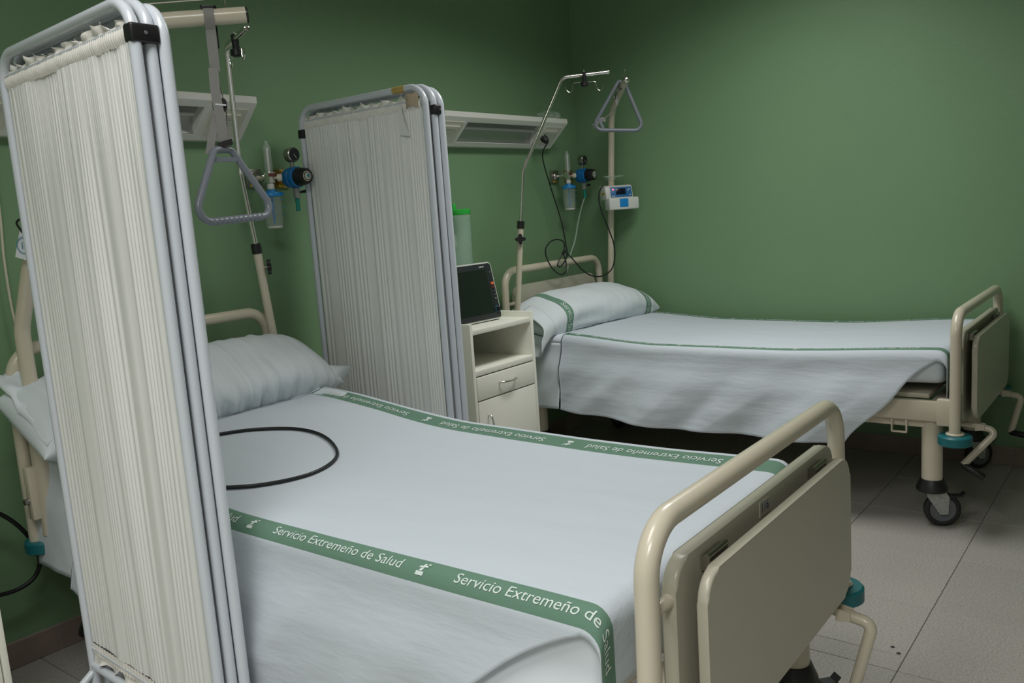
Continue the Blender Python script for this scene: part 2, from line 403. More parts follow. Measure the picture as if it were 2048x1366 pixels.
def bed(cx, dy, label, tagnum, trap_side):
    t = root('hospital_bed', (cx, -1.1+dy, 0), label, 'bed', 'hospital beds'); L = 'bed_cream'
    # U-shaped tube ends
    def urail(y, ztop, zbot, hw, hwb, name, sh=0):
        bm = B(); c_ = cx+sh; tube(bm, fillet([(c_-hwb, y, zbot), (c_-hw-.004, y, ztop-.16), (c_-hw, y, ztop), (c_+hw, y, ztop), (c_+hw+.004, y, ztop-.16), (c_+hwb, y, zbot)], {1: .3, 2: .115, 3: .115, 4: .3}, 10), .0185, 18)
        return link(name, bm, L, t)
    yf, yh = -2.115+dy, -.145+dy
    fr = urail(yf, .79, .375, .425, .437, 'foot_rail'); hr = urail(yh, .962, .40, .425, .432, 'head_rail', -.022 if tagnum else 0)
    for x in (-.43, .43):
        for y, z in ((yf, .375), (yh, .425)):
            bm = B(); lathe(bm, (cx+x, y, z-.045), (0, 0, 1), [(0, .050), (.004, .0555), (.031, .0555), (.036, .051), (.036, .02)], 32); bp = link('bumper', bm, 'teal', t)
            bm = B(); lathe(bm, (cx+x, y, z-.009), (0, 0, 1), [(0, .029), (.004, .031), (.009, .027)], 24); link('bumper_cap', bm, L, bp)
    # boards
    bm = B(); plate(bm, (cx, yf+.012, 0), (1, 0, 0), (0, 0, 1), rrect(-.365, .365, .39, .718, .045), .026, .006); wn(link('foot_panel', bm, 'board_cream', t, 60))
    bm = B(); plate(bm, (cx, yf-.035, 0), (1, 0, 0), (0, 0, 1), rrect(-.345, .345, .40, .70, .045), .020, .006); wn(link('folding_panel', bm, 'board_cream', t, 60))
    bm = B(); plate(bm, (cx, yh+.012, 0), (1, 0, 0), (0, 0, 1), rrect(-.365-(.022 if tagnum else 0), .365-(.022 if tagnum else 0), .44, .885, .05), .024, .006); wn(link('headboard_panel', bm, 'board_cream', t, 60))
    for y, zs in ((yf, (.50, .66)), (yh, (.56, .80))):
        for z in zs:
            for k in (-1, 1):
                bm = B(); lathe(bm, (cx+k*.355, y, z), (k, 0, 0), [(0, .011), (.07, .008)], 12); link('panel_bracket', bm, L, t)
    for x in (-.25, .235):
        bm = B(); tube(bm, [(cx+x-.035, yf-.026, .703), (cx+x+.035, yf-.026, .703)], .0055, 12)
        box(bm, cx+x-.033, cx+x+.033, yf-.03, yf-.016, .680, .704); link('hinge', bm, 'steel', t)
    if tagnum:
        bm = B(); box(bm, cx-.045, cx-.003, yf-.0155, yf-.014, .684, .7115); st = link('number_sticker', bm, 'board_cream', t, 0)
        vs, fs, wd = text2d('116', .024); bm = B(); add_flat(bm, vs, fs, lambda a, b: V(cx-.042+a, yf-.0162, .6925+b)); link('number', bm, 'ink_blue', st, 0, 'blue printed number 116')
    # frame
    y0, y1 = -2.062+dy, -.16+dy
    for k in (-1, 1):
        bm = B(); box(bm, cx+k*.41-.016, cx+k*.41+.016, y0, y1, .405, .478, .004); link('side_rail', bm, L, t)
        bm = B(); box(bm, cx+k*.39-.012, cx+k*.39+.012, y0+.05, y1-.02, .375, .402, .003); link('lower_rail', bm, L, t)
        bm = B(); box(bm, cx+k*.424-.018, cx+k*.424+.018, y0-.045, y0+.006, .395, .492, .006); link('rail_bracket', bm, L, t)
        bm = B()
        for a in ((-.028, -.022, .355, .405), (.022, .028, .355, .405), (-.028, .028, .355, .361)): box(bm, cx+k*.425-.006, cx+k*.425+.006, -1.93+dy+a[0], -1.93+dy+a[1], a[2], a[3], .002)
        link('strap_loop', bm, L, t)
        bm = B(); box(bm, cx+k*.424-.018, cx+k*.424+.018, y1-.006, y1+.03, .40, .49, .006); link('rail_bracket', bm, L, t)
    for y in (y0+.02, y1-.06):
        bm = B(); box(bm, cx-.39, cx+.39, y-.02, y+.02, .40, .47, .004); link('cross_bar', bm, L, t)
    bm = B(); box(bm, cx-.39, cx+.39, y0+.04, y1-.08, .480, .498, .003); link('mattress_platform', bm, L, t)
    for kx in (-1, 1):
        for y in (-2.03+dy, -.27+dy):
            x = cx+kx*.375
            bm = B(); lathe(bm, (x, y, .165), (0, 0, 1), [(0, .0355), (.245, .0355)], 28); link('leg', bm, L, t)
            bm = B(); lathe(bm, (x, y, .135), (0, 0, 1), [(0, .050), (.006, .054), (.014, .053), (.045, .040), (.046, .0356)], 28); link('leg_collar', bm, 'black', t)
            caster(t, x, y, math.radians(-62 if kx < 0 else -40) if y < -1 else math.radians(60), y < -1)
    crank(t, cx-.28, yf-.035, .366, (cx-.345, yf-.012, .235), (cx-.35, yf-.085, .195))
    crank(t, cx+.30, yf-.035, .366, (cx+.285, yf-.075, .205), (cx+.265, yf-.145, .20))
    return t
CA, CB = -2.72, -.495   # centre lines of the two beds
DA, DB = -.018, 0.0
bed(CA, DA, 'near cream metal hospital bed with number sticker 116 on the foot board', True, -1)
bed(CB, DB, 'far cream metal hospital bed standing in the corner against the right wall', False, 1)

def ztA(y): return .628+.062*sstep(-1.12, -.42, y)+.004*sstep(-1.6, -2.05, y)
def ztB(y): return .632+.030*sstep(-.95, -.40, y)+.026*sstep(-1.45, -2.08, y)
def mattress(cx, dy, zt, label):
    bm = B(); ya, yb = (-2.038 if cx < -2 else -2.072+dy), -.175+dy; hw = .412; th = .128
    def sec(u, v):
        y = ya+(yb-ya)*u; e = min(y-ya, yb-y); r = .03; k = 0 if e > r else r-math.sqrt(max(0, r*r-(r-e)**2))
        zt_ = zt(y)-.006; hx, hz = hw-k, th/2-k*.8; a = 2*PI*v; ca, sa = math.cos(a), math.sin(a); p = 5.0
        q = (abs(ca)**p+abs(sa)**p)**(-1/p)
        # warp so the superellipse corner keeps a small radius
        px, pz = ca*q, sa*q
        return V(cx+hx*px, y, zt_-th/2+hz*pz)
    us = 60; n = 40
    ring = []
    for i in range(us+1):
        u = i/us; u = .5-.5*math.cos(PI*u)
        ring.append([bm.verts.new(sec(u, j/n)) for j in range(n)])
    for i in range(us):
        for j in range(n): bm.faces.new([ring[i][j], ring[i][(j+1) % n], ring[i+1][(j+1) % n], ring[i+1][j]])
    bm.faces.new(ring[0]); bm.faces.new(ring[-1][::-1])
    o = link('mattress', bm, 'mattress_white'); return tag(o, label, 'mattress', 'mattresses')
mattress(CA, DA, ztA, 'mattress in white cover on the near bed under the top sheet')
mattress(CB, DB, ztB, 'mattress in white cover on the far bed by the wall')

RC = .036; HW = .392; YE = -2.052      # corner radius, flat half width, foot edge
def sheet_fn(cx, dy, zt, seed, head, near_amp):
    ye = -2.012 if cx < -2 else YE+dy
    def wr(x, y):
        return .0022*nz(x*7+seed, y*2.2, 1)+.0014*nz(x*16, y*5+seed, 3)+.006*nz(x*1.6+seed, y*1.3, 9)
    def S(s, t):
        """s across (m, from the centre line), t = world y; below ye it runs down the foot end"""
        a = abs(s); sg = 1 if s > 0 else -1
        if a <= HW: x, dz, d = a, 0, 0
        elif a <= HW+RC*PI/2: th = (a-HW)/RC; x, dz, d = HW+RC*math.sin(th), RC*(1-math.cos(th)), 0
        else: d = a-HW-RC*PI/2; x, dz = HW+RC, RC+d
        if t >= ye: y, dt = t, 0
        elif t >= ye-RC*PI/2: th = (ye-t)/RC; y, dt = ye-RC*math.sin(th), RC*(1-math.cos(th))
        else: y, dt = ye-RC, RC+(ye-t)-RC*PI/2
        z = zt(max(y, ye))+.004-dz-dt
        w_ = wr(cx+sg*x, y)*(1-min(1, dz/RC))
        z += w_
        if cx < -2 and s > 0: z += .020*math.exp(-((a-.425)/.055)**2)*(1-min(1, dz/RC))*(1-min(1, dt/RC))
        if d > 0:
            k = d/.33; yy = t
            rid = lambda v: 1-2*abs(v)
            f = (.50*math.sin(2*PI*(yy*1.35-d*1.1)+seed)+.34*math.sin(2*PI*(yy*3.1-d*2.2)+seed*2.3)
                 +.55*rid(nz(yy*2.6-d*3.4, d*1.1+seed, seed))+.30*rid(nz(yy*5.5-d*6.5, d*1.6, seed+3))+.22*nz(yy*10-d*9, d*4, seed))
            e = near_amp*min(1, k*1.5)*(f+.55)*(.40+.60*k)+.018*k**1.3+.003*k*nz(yy*14, d*11, seed+4)
            e = max(e, .0)+.017*sstep(.08, .42, k); x += e if sg < 0 or cx < -2 else min(e*.5, .045)
            z += .012*k*nz(yy*3, seed, 2)
        return V(cx+sg*x, y, z)
    return S
def sheet(cx, dy, zt, seed, head, bands, label, matname, amp, text_t, diag, depth):
    S = sheet_fn(cx, dy, zt, seed, head, amp); ye = -2.012 if cx < -2 else YE+dy; hw = .0245 if cx < -2 else .019
    bm = B(); top = HW+RC*PI/2
    # top, with the foot end dropping over the mattress end
    ts = [head-.012, head] + [head+(ye-head)*i/120 for i in range(1, 121)] + [ye-RC*PI/2*i/6 for i in range(1, 7)] + [ye-RC*PI/2-.105*i/8 for i in range(1, 9)]
    ss = [-top+RC*PI/2*i/6 for i in range(6)] + [-HW+2*HW*i/56 for i in range(57)] + [HW+RC*PI/2*i/6 for i in range(1, 7)]
    L = bm.loops.layers.uv.new('UVMap')
    def patch(ss, tsf):
        R = [[(bm.verts.new(S(s, t)), s, t) for t in tsf(s)] for s in ss]
        for i in range(len(R)-1):
            for j in range(len(R[i])-1):
                q = [R[i][j], R[i+1][j], R[i+1][j+1], R[i][j+1]]
                fc = bm.faces.new([v[0] for v in q])
                for lp, v in zip(fc.loops, q): lp[L].uv = (v[1], v[2])
    patch(ss, lambda s: ts)
    # side drapes; the front edge is folded on the diagonal towards the foot corner
    for sg in (-1, 1):
        dl = [top+depth*i/34 for i in range(35)]
        def tsf(s):
            d = abs(s)-top; hem = ye+diag*(max(0, d)/depth)**.9+(.010*math.sin(d*30) if d > 0 else 0)
            return [ts[0]+(hem-ts[0])*(q-ts[0])/(ye-ts[0]) for q in ts[:122]]
        patch([sg*v for v in (dl if sg > 0 else dl)], tsf)
    bmesh.ops.remove_doubles(bm, verts=bm.verts, dist=.00005)
    bmesh.ops.recalc_face_normals(bm, faces=bm.faces)
    up = [f for f in bm.faces if abs(f.normal.z) > .9]
    if sum(f.normal.z for f in up) < 0: bmesh.ops.reverse_faces(bm, faces=bm.faces)
    sheet_material(matname, [(b, hw) for b in bands], .27)
    o = link('bed_sheet', bm, matname, smooth=180, uv=True)
    me = o.modifiers.new('cloth_thickness', 'SOLIDIFY'); me.thickness = .0012; me.offset = -1
    # woven lettering
    vs, fs, wd = text2d(PHRASE, .0275, 6, .12); q_ = .378/wd; vs = [(a*q_, b) for a, b in vs]
    for bi, (sb, tl) in enumerate(zip(bands, text_t)):
        dirr = -1 if sb < 0 else 1
        def place(t0):
            def f(a, b):
                s = sb+(b-.0075)*(1 if sb < 0 else -1); t = t0+dirr*a
                p = S(s, t); e = .002; n = (S(s+e, t)-p).cross(S(s, t+e)-p)
                n.normalize()
                if n.z < 0 and t > ye-RC: n = -n
                if t <= ye-RC and n.y > 0: n = -n
                return p+n*.0011
            return f
        for t0 in tl['text']:
            bm = B(); add_flat(bm, vs, fs, place(t0)); link('woven_lettering', bm, 'print_white', o, 0, 'pale lettering woven into the green band')
        for t0 in tl['mark']:
            bm = B(); add_flat(bm, [(a, b+.0075) for a, b in EMBLEM[0]], EMBLEM[1], place(t0)); link('woven_emblem', bm, 'print_white', o, 0, 'small pale emblem woven into the green band')
    return o
sheet(CA, DA, ztA, 1.3, -.44, (-.412, .366), 'white top sheet with green lettered bands on the near bed', 'sheet_near', .024,
      [dict(text=[-.735, -1.24, -1.745], mark=[-.66, -1.165, -1.668]), dict(text=[-.875, -1.385, -1.895], mark=[-.95, -1.46, -1.97])], .48, .31)
S_ = [o for o in COL.objects if o.name == 'bed_sheet'][-1]; tag(S_, 'white top sheet with green lettered bands on the near bed, front side hanging', 'bed sheet', 'top sheets')
bm = B()
def tuck(u, v):
    y = -1.66-.385*u; q = v*.36; r_ = .03
    edge = max(0, (u-.93)/.07)
    return V(CA-.413-.020*sstep(.06, .15, q)-.004*max(0, nz(y*7, q*6, 2))+.02*edge**2, y, .600-q-.012*edge)
grid(bm, tuck, 60, 30); tk = link('tucked_corner', bm, 'mattress_white', S_, 180); tk.modifiers.new('cloth_thickness', 'SOLIDIFY').thickness = .001
o = sheet(CB, DB, ztB, 4.7, -.455, (-.385, .376), '', 'sheet_far', .034,
      [dict(text=[-.60, -1.105, -1.61], mark=[-.53, -1.04, -1.54]), dict(text=[-.875, -1.385, -1.895], mark=[-.95, -1.46, -1.97])], .30, .305)
tag(o, 'white top sheet with thin green bands on the far bed by the right wall', 'bed sheet', 'top sheets')
def undersheet(cx, dy, zt, seed, label, y_b, ydrop, depth, sides, layer):
    """fitted lower sheet showing at the head, hanging at the sides beside the pillow"""
    S = sheet_fn(cx, dy, zt, seed, -.1, .010); bm = B(); top = HW+RC*PI/2
    f = lambda s, t: S(s, t)-V(0, 0, .0035)
    inset = lambda p: V(cx+(p.x-cx)*.992, p.y, p.z)
    grid(bm, lambda u, v: inset(f(-top+2*top*u, -.19+dy+(y_b+.19)*v)), 60, 20)
    for sg in sides:
        grid(bm, lambda u, v: inset(f(sg*(top+depth*v), -.17+dy+(ydrop+.17)*u+.02*v)), 30, 22)
    S2 = sheet_fn(cx, dy, zt, layer[0], 0, layer[1])
    grid(bm, lambda u, v: S2(-(top+(.150+.03*nz(u*5, layer[0])+.02*u)*v), -.46+dy+(1.40 if cx > -2 else 1.2)*-u)+V(.0035, 0, -.002), 90, 16)
    bmesh.ops.remove_doubles(bm, verts=bm.verts, dist=.0001)
    o = link('under_sheet', bm, 'mattress_white', smooth=180); m = o.modifiers.new('cloth_thickness', 'SOLIDIFY'); m.thickness = .001
    return tag(o, label, 'bed sheet', 'under sheets')
undersheet(CA, DA, ztA, 8.1, 'white lower sheet at the head of the near bed, hanging beside the teal bumper', -.56, -.42, .30, (-1,), (1.3, .024))
undersheet(CB, DB, ztB, 6.2, 'white lower sheet at the head of the far bed, hanging behind the cream bedside cabinet', -.56, -.47, .31, (-1,), (4.7, .034))

# ------------------------------------------------------------------ pillows
def pillow_fn(c, hl, hd, hh, tilt, crease, seed, pointy, yaw=0, sag=0):
    ct, st = math.cos(tilt), math.sin(tilt); cyw, syw = math.cos(yaw), math.sin(yaw)
    def F(u, th, off=0):
        au = abs(u); h = hh*(max(0, 1-au**(8.0 if hl > .5 else 6.0)))**.60+.006; d = hd*(1-.10*au**3+pointy*max(0, au-.8)*2.2)
        ca, sa = math.cos(th), math.sin(th); p = 2.5; q = (abs(ca)**p+abs(sa)**p)**(-1/p)
        fade = max(0, 1-au**6)
        cr = crease*(.55*math.sin(u*44+3*nz(u*3, th, seed)+th*.8)*max(0, nz(u*2.3, th*1.2, seed+5)+.35)+.65*nz(u*14, th*.9, seed)-.55*(1-min(1, abs(nz(u*17+.6*math.sin(th*1.3), th*.8, seed+2))*7))*max(0, .3+nz(u*3, th*1.5, seed+9))+.30*nz(u*60, th*.7, seed)*(1 if crease > .005 else 0))*fade
        lump = .012*nz(u*2.2+seed, ca*1.5, sa*1.5)*fade
        yy = d*ca*q*(1+(cr+lump)/hd); zz = h*sa*q*(1+(cr+lump)/max(h, .03)*.9)
        n = Vector((0, ca, sa*1.2)).normalized()*off
        y, z = yy+n.y, zz+n.z
        if z < 0: z *= .9
        y2 = y*ct-z*st; z2 = y*st+z*ct
        x = hl*u*(1-.02*abs(sa)) - (0 if au < .97 else 0)
        z2 -= sag*au**2.5
        return Vector(c)+V(x*cyw-y2*syw, x*syw+y2*cyw, z2)
    return F
def pillow(F, m, label, nu=240, nt=72):
    bm = B(); L = []
    for i in range(nu+1):
        u = -1+2*i/nu; u = math.copysign(abs(u)**.85, u)
        L.append([bm.verts.new(F(u, 2*PI*j/nt)) for j in range(nt)])
    for i in range(nu):
        for j in range(nt): bm.faces.new([L[i][j], L[i][(j+1) % nt], L[i+1][(j+1) % nt], L[i+1][j]])
    bm.faces.new(L[0]); bm.faces.new(L[-1][::-1])
    return tag(link('pillow', bm, m, smooth=180), label, 'pillow', 'pillows')
FA = pillow_fn((-2.728, -.305, .780), .505, .155, .088, math.radians(26), .0105, 3.3, .12, 0, .012)
pa = pillow(FA, 'pillow_white', 'plain crumpled white pillow at the head of the near bed')
bm = B(); tube(bm, [FA(-.93+1.86*i/60, math.radians(205)+.10*math.sin(i*.13), .0008) for i in range(61)], .0016, 6); link('seam', bm, 'pillow_white', pa)
# loose pillowcase ends of the near pillow
bm = B(); grid(bm, lambda u, v: V(-3.145-.072*v+.01*nz(u*5, v, 1), -.43+.27*u+.012*nz(u*6, v*3, 4), .80+.11*u-.055*v*(1.2-u)+.012*nz(u*7, v*4, 2)), 16, 8); grid(bm, lambda u, v: V(-3.135-.03*v, -.45+.22*u, .77+.02*u-.115*v+.012*nz(u*6, v*3, 8)), 16, 8)
o = link('case_flap', bm, 'pillow_white', pa, 180); o.modifiers.new('cloth_thickness', 'SOLIDIFY').thickness = .002
bm = B(); grid(bm, lambda u, v: FA(.93, math.radians(130+110*u), .003).lerp(V(-2.140, -.395, .742), v*.96)+V(0, 0, .010*math.sin(PI*v)*math.sin(u*7)), 14, 10)
o = link('case_flap', bm, 'pillow_white', pa, 180); o.modifiers.new('cloth_thickness', 'SOLIDIFY').thickness = .002
FB = pillow_fn((-.505, -.335, .745), .450, .150, .088, math.radians(14), .0022, 7.7, .06, math.radians(-7), .030)
pb = pillow(FB, 'pillow_white', 'white pillow with two green lettered bands on the far bed')
for uc in (-.66, .76):
    hw = .052; bm = B()
    grid(bm, lambda u, v: FB(uc-hw+2*hw*u, math.radians(-165+330*v)-PI/2+PI, .0016), 6, 72)
    bn = link('green_band', bm, 'fabric_green', pb, 180, 'green woven band round the pillow')
    vs, fs, wd = text2d('Servicio Extremeño', .040); bm = B()
    for th0 in (168, 168+140):
        def f(a, b):
            th = math.radians(118)+a/.135; return FB(uc+(b-.013)/.455, th, .0030)
        add_flat(bm, [(a, b) for a, b in vs], fs, f) if th0 == 168 else None
    link('woven_lettering', bm, 'print_white', bn, 0)
def flapB(u, v):
    # open end of the pillowcase, gathered and hanging over the bed edge
    th = math.radians(75+215*u); p = FB(-.90, th, .004); low = sstep(150, 260, math.degrees(th))
    return p+V(-.095*v-.015*low*v+.012*math.sin(th*3.1)*v, -.012*v+.018*math.sin(th*2.3+1)*v, -.030*v**1.6-.060*low*v+.012*nz(u*7, v*3, 2)*v)
bm = B(); grid(bm, flapB, 40, 12); o = link('case_flap', bm, 'pillow_white', pb, 180); o.modifiers.new('cloth_thickness', 'SOLIDIFY').thickness = .002

# ------------------------------------------------------------------ folding privacy screens
def screen(x0, dxs, ya, yb, zt0, skew, label, group, clips, seed, footx):
    """three tube frames folded flat against each other; ya = back, yb = front end"""
    t = root('folding_screen', (x0+dxs[1], (ya+yb)/2, 0), label, 'privacy screen', group); r = .0112
    for k in range(3):
        jy = [0, .004, -.006][k]; zt = zt0+[0, .004, -.004][k]
        xa, xb = x0+dxs[k], x0+dxs[k]+skew; X_ = lambda u: xa+(xb-xa)*u
        bm = B(); tube(bm, fillet([(xa, ya+jy, .015), (xa, ya+jy, zt), (xb, yb+jy, zt), (xb, yb+jy, .015)], .062, 9), r, 16)
        fr = link('frame', bm, 'tube_white', t)
        zr, zb = zt-.046, .262; a, b = ya+jy-.014, yb+jy+.014
        for z, rr in ((zr, .005), (zb, .0045)):
            bm = B(); tube(bm, [(xa, ya+jy, z), (xb, yb+jy, z)], rr, 10); link('curtain_rod', bm, 'tube_white', fr)
        bm = B(); tube(bm, [(xa, ya+jy, .215), (xb, yb+jy, .215)], r*.9, 12); link('bottom_bar', bm, 'tube_white', fr)
        npl = 27; nu = 420 if k == 0 else 160
        def pleat(u, v):
            ph = u*npl+2.6*nz(u*7, seed+k, 0)+.35*nz(u*22, v*.7, seed)
            sn = math.sin(2*PI*ph); sh = math.copysign(abs(sn)**.85, sn)
            amp = .0019*(.35+.65*math.sin(PI*min(1, max(0, v*.9+.05))))*(.75+.6*nz(u*5, v*.8, seed+6))
            gat = .0012*math.sin(2*PI*(u*npl*3.1+nz(u*30, 0, k)*2))*max(0, 1-v*5)
            return amp*sh+gat+.008*nz(u*4+seed, v*1.1, k)+.0030*nz(u*13, v*1.3, seed+k)
        bm = B(); grid(bm, lambda u, v: V(X_(u)-.0015+pleat(u, v), a+(b-a)*u, zr-.026+(zb+.018-zr+.026)*v), nu, 30)
        cu = link('curtain', bm, 'curtain', fr, 180)
        # gathered rod pockets and frills, top and bottom
        bm = B(); grid(bm, lambda u, v: V(X_(u)-.0058*math.sin(PI*v)+.0011*math.sin(u*2*PI*npl*2.7+nz(u*20, k)*3)-.0008, a+(b-a)*u, zr+.006-.034*v+.0030*nz(u*26, seed)), nu, 5); link('rod_pocket', bm, 'curtain_hem', cu, 180)
        rnd = random.Random(seed*10+k); pk = [rnd.uniform(.004, .032)*(1 if i % 2 else .55) for i in range(26)]
        def frill(u, v):
            q = u*24.99; i = int(q); f = q-i; hgt = pk[i]*(1-f)+pk[i+1]*f
            return V(X_(u)+(.016*nz(u*9+seed, v, k)+.008*math.sin(q*PI))*v, a+(b-a)*u+.006*v*nz(u*13, seed), zr+.005+hgt*v)
        bm = B(); grid(bm, frill, 200, 4); link('frill', bm, 'curtain_hem', cu, 30)
        bm = B(); grid(bm, lambda u, v: V(X_(u)-.003+.006*nz(u*14, v, seed+3)*v+.0012*math.sin(u*260), a+(b-a)*u, zb+.018-.03*v), 200, 3); link('rod_pocket', bm, 'curtain_hem', cu, 180)
        pk2 = [rnd.uniform(.008, .05) for i in range(20)]
        def frill2(u, v):
            q = u*18.99; i = int(q); f = q-i; hgt = pk2[i]*(1-f)+pk2[i+1]*f
            return V(X_(u)+(.018*nz(u*11, v, k+seed)+.006*math.sin(q*PI))*v, a+(b-a)*u, zb-.010-hgt*v)
        bm = B(); grid(bm, frill2, 200, 4); link('frill', bm, 'curtain_hem', cu, 30)
        bm = B(); grid(bm, lambda u, v: V(xb+.006+.006*nz(v*4, seed, k), b-.006-.012*u+.006*nz(v*6, seed)*u, zr-.01-(.25+.9*(k == 0))*v), 2, 24); link('edge_tape', bm, 'aged_cloth', cu, 180)
        if footx and k == 0:
            for xx, yy in ((xa, ya+jy), (xb, yb+jy)):
                bm = B(); tube(bm, fillet([(xx, yy, .20), (xx+footx, yy, .045), (xx+footx*1.08, yy, .012)], .03, 4), r*.85, 12); link('foot', bm, 'tube_white', t)
    for (ka, kb, yy, z) in clips:
        sk = skew if yy == 'b' else 0
        bm = B(); xa, xb = x0+dxs[ka]+sk, x0+dxs[kb]+sk; y = (ya if yy == 'a' else yb); e = .0128
        box(bm, min(xa, xb)-e, max(xa, xb)+e, y-e-.001, y+e+.001, z-.0165, z+.0165, .005, 3)
        cl = link('clip', bm, 'black', t); bm = B(); lathe(bm, ((xa+xb)/2, y-e-.0005, z), (0, -1, 0), [(0, .004), (.002, .003)], 12); link('screw', bm, 'wheel_grey', cl)
    return t
sA = screen(-3.270, (0, .031, .053), -.632, -1.246, 1.665, -.034, 'white tube folding screen with pleated ivory curtain in the foreground beside the near bed', 'folding privacy screens', [(0, 1, 'b', 1.605), (1, 2, 'a', 1.592)], 2.1, -.23)
sB = screen(-2.040, (0, .045, .068), -.130, -.757, 1.672, 0, 'white tube folding screen with ivory curtain and a strip of tape, between the two beds', 'folding privacy screens', [(1, 2, 'b', 1.596), (0, 1, 'a', 1.583)], 5.4, -.12)
# yellowed tape round the top bar of the screen between the beds
bm = B(); tube(bm, [(-2.040, -.62, 1.672), (-2.040, -.675, 1.672)], .0119, 16); link('tape_strip', bm, 'tape', sB, label='yellowed tape round the top bar')
bm = B(); grid(bm, lambda u, v: V(-2.050-.006*math.sin(PI*v)-.004*u, -.650-.012*u-.05*v*(.2+.8*u)+.02*v, 1.625-.10*v-.008*u), 6, 8); link('torn_flap', bm, 'curtain', sB, 180)
bm = B(); grid(bm, lambda u, v: V(-2.045-.012*math.sin(PI*u)+.004*nz(u*5, v*5), -.675-.060*u, 1.652-.048*v*(1-.2*math.sin(PI*u))+.006*nz(u*4, v*4, 2)), 12, 10); link('torn_corner', bm, 'aged_cloth', sB, 180)

# ------------------------------------------------------------------ bed-head wall lights
def wall_light(xr, label, plug):
    xl = xr-.965; t = root('wall_light', ((xl+xr)/2, -.08, 1.563), label, 'wall light', 'bed-head wall lights')
    P0, P1 = Vector((0, -.157, 1.676)), Vector((0, -.040, 1.566))      # sloping front, top and bottom (y, z)
    dn = (P1-P0); Ln = dn.length; dn.normalize(); nrm = Vector((1, 0, 0)).cross(dn); nrm = nrm if nrm.y < 0 else -nrm   # outwards
    at = lambda x, q, o=0: V(x, 0, 0)+P0+dn*q+nrm*o
    dl, dr = xl+.185, xr-.195
    bm = B(); poly = [(0, 1.563), (-.040, 1.563), (-.157, 1.676), (-.160, 1.680), (-.160, 1.699), (-.157, 1.703), (0, 1.703)]
    def slab(a, b, pl):
        A = [bm.verts.new((a, p[0], p[1])) for p in pl]; Bv = [bm.verts.new((b, p[0], p[1])) for p in pl]
        bm.faces.new(A[::-1]); bm.faces.new(Bv); n = len(pl)
        for i in range(n): bm.faces.new([A[i], A[(i+1) % n], Bv[(i+1) % n], Bv[i]])
    slab(xl, dl, poly); slab(dr, xr, poly)
    slab(dl, dr, [(-.118, 1.6395+.0), (-.157, 1.676), (-.160, 1.680), (-.160, 1.699), (-.157, 1.703), (0, 1.703), (0, 1.693), (-.10, 1.693)] if False else [(-.140, 1.660), (-.157, 1.676), (-.160, 1.680), (-.160, 1.699), (-.157, 1.703), (0, 1.703), (0, 1.690), (-.140, 1.690)])
    slab(dl, dr, [(0, 1.563), (-.040, 1.563), (-.058, 1.580), (-.050, 1.588), (0, 1.588)])
    body = link('housing', bm, 'lamp_white', t, 20)
    bm = B()
    def refl(u, v):
        q = .02+(Ln-.045)*v; dep = -.034*math.sin(PI*v)**.7-.002
        return at(dl+(dr-dl)*u, q, dep)
    grid(bm, refl, 8, 16); link('reflector', bm, 'reflector', t, 180)
    bm = B(); tube(bm, [at(dl+.02, Ln*.42, -.018), at(dr-.02, Ln*.42, -.018)], .008, 14); link('lamp_tube', bm, 'lamp_tube', t)
    for k, (a, b) in enumerate(((xl+.02, dl-.02), (dr+.03, xr-.025))):
        bm = B(); poly = [(a, .026), (b, .026), (b, Ln-.022), (a, Ln-.022)]
        plate(bm, P0, (1, 0, 0), dn, [(p[0], p[1]) for p in poly][::-1], .0, 0) if False else None
        def pt(x, q, o): return at(x, q, o)
        def bx(x0, x1, q0, q1, o0, o1):
            vs = [bm.verts.new(at(x, q, o)) for x in (x0, x1) for q in (q0, q1) for o in (o0, o1)]
            for f in ((0, 1, 3, 2), (4, 6, 7, 5), (0, 4, 5, 1), (2, 3, 7, 6), (0, 2, 6, 4), (1, 5, 7, 3)): bm.faces.new([vs[i] for i in f])
        bx(a, b, .022, Ln-.022, 0, .003); pn = link('end_panel', bm, 'lamp_panel', t, 0)
        bm = B(); bx(a+.012, b-.022, .044, .057, .003, .009); link('rocker_switch', bm, 'lamp_panel', pn, 0)
        bm = B(); bx(a+.018, b-.05, .072, .078, .003, .006); link('label_holder', bm, 'lamp_white', pn, 0)
        bm = B(); lathe(bm, at((a+b)/2-.02, .115, .003), nrm, [(0, .024), (.004, .022), (.005, .019)], 24); link('socket', bm, 'lamp_panel', pn)
    if plug:
        c = at(-.455, .090, .006); bm = B(); lathe(bm, c, nrm, [(0, .019), (.012, .019), (.03, .014), (.034, .008)], 18)
        return t, bm, c
    return t
wall_light(-2.25, 'white wedge-shaped wall light behind the near bed and the foreground screen', False)
wl, plugbm, plugc = wall_light(-.32, 'white wedge-shaped wall light above the far bed with a black plug in it', True)

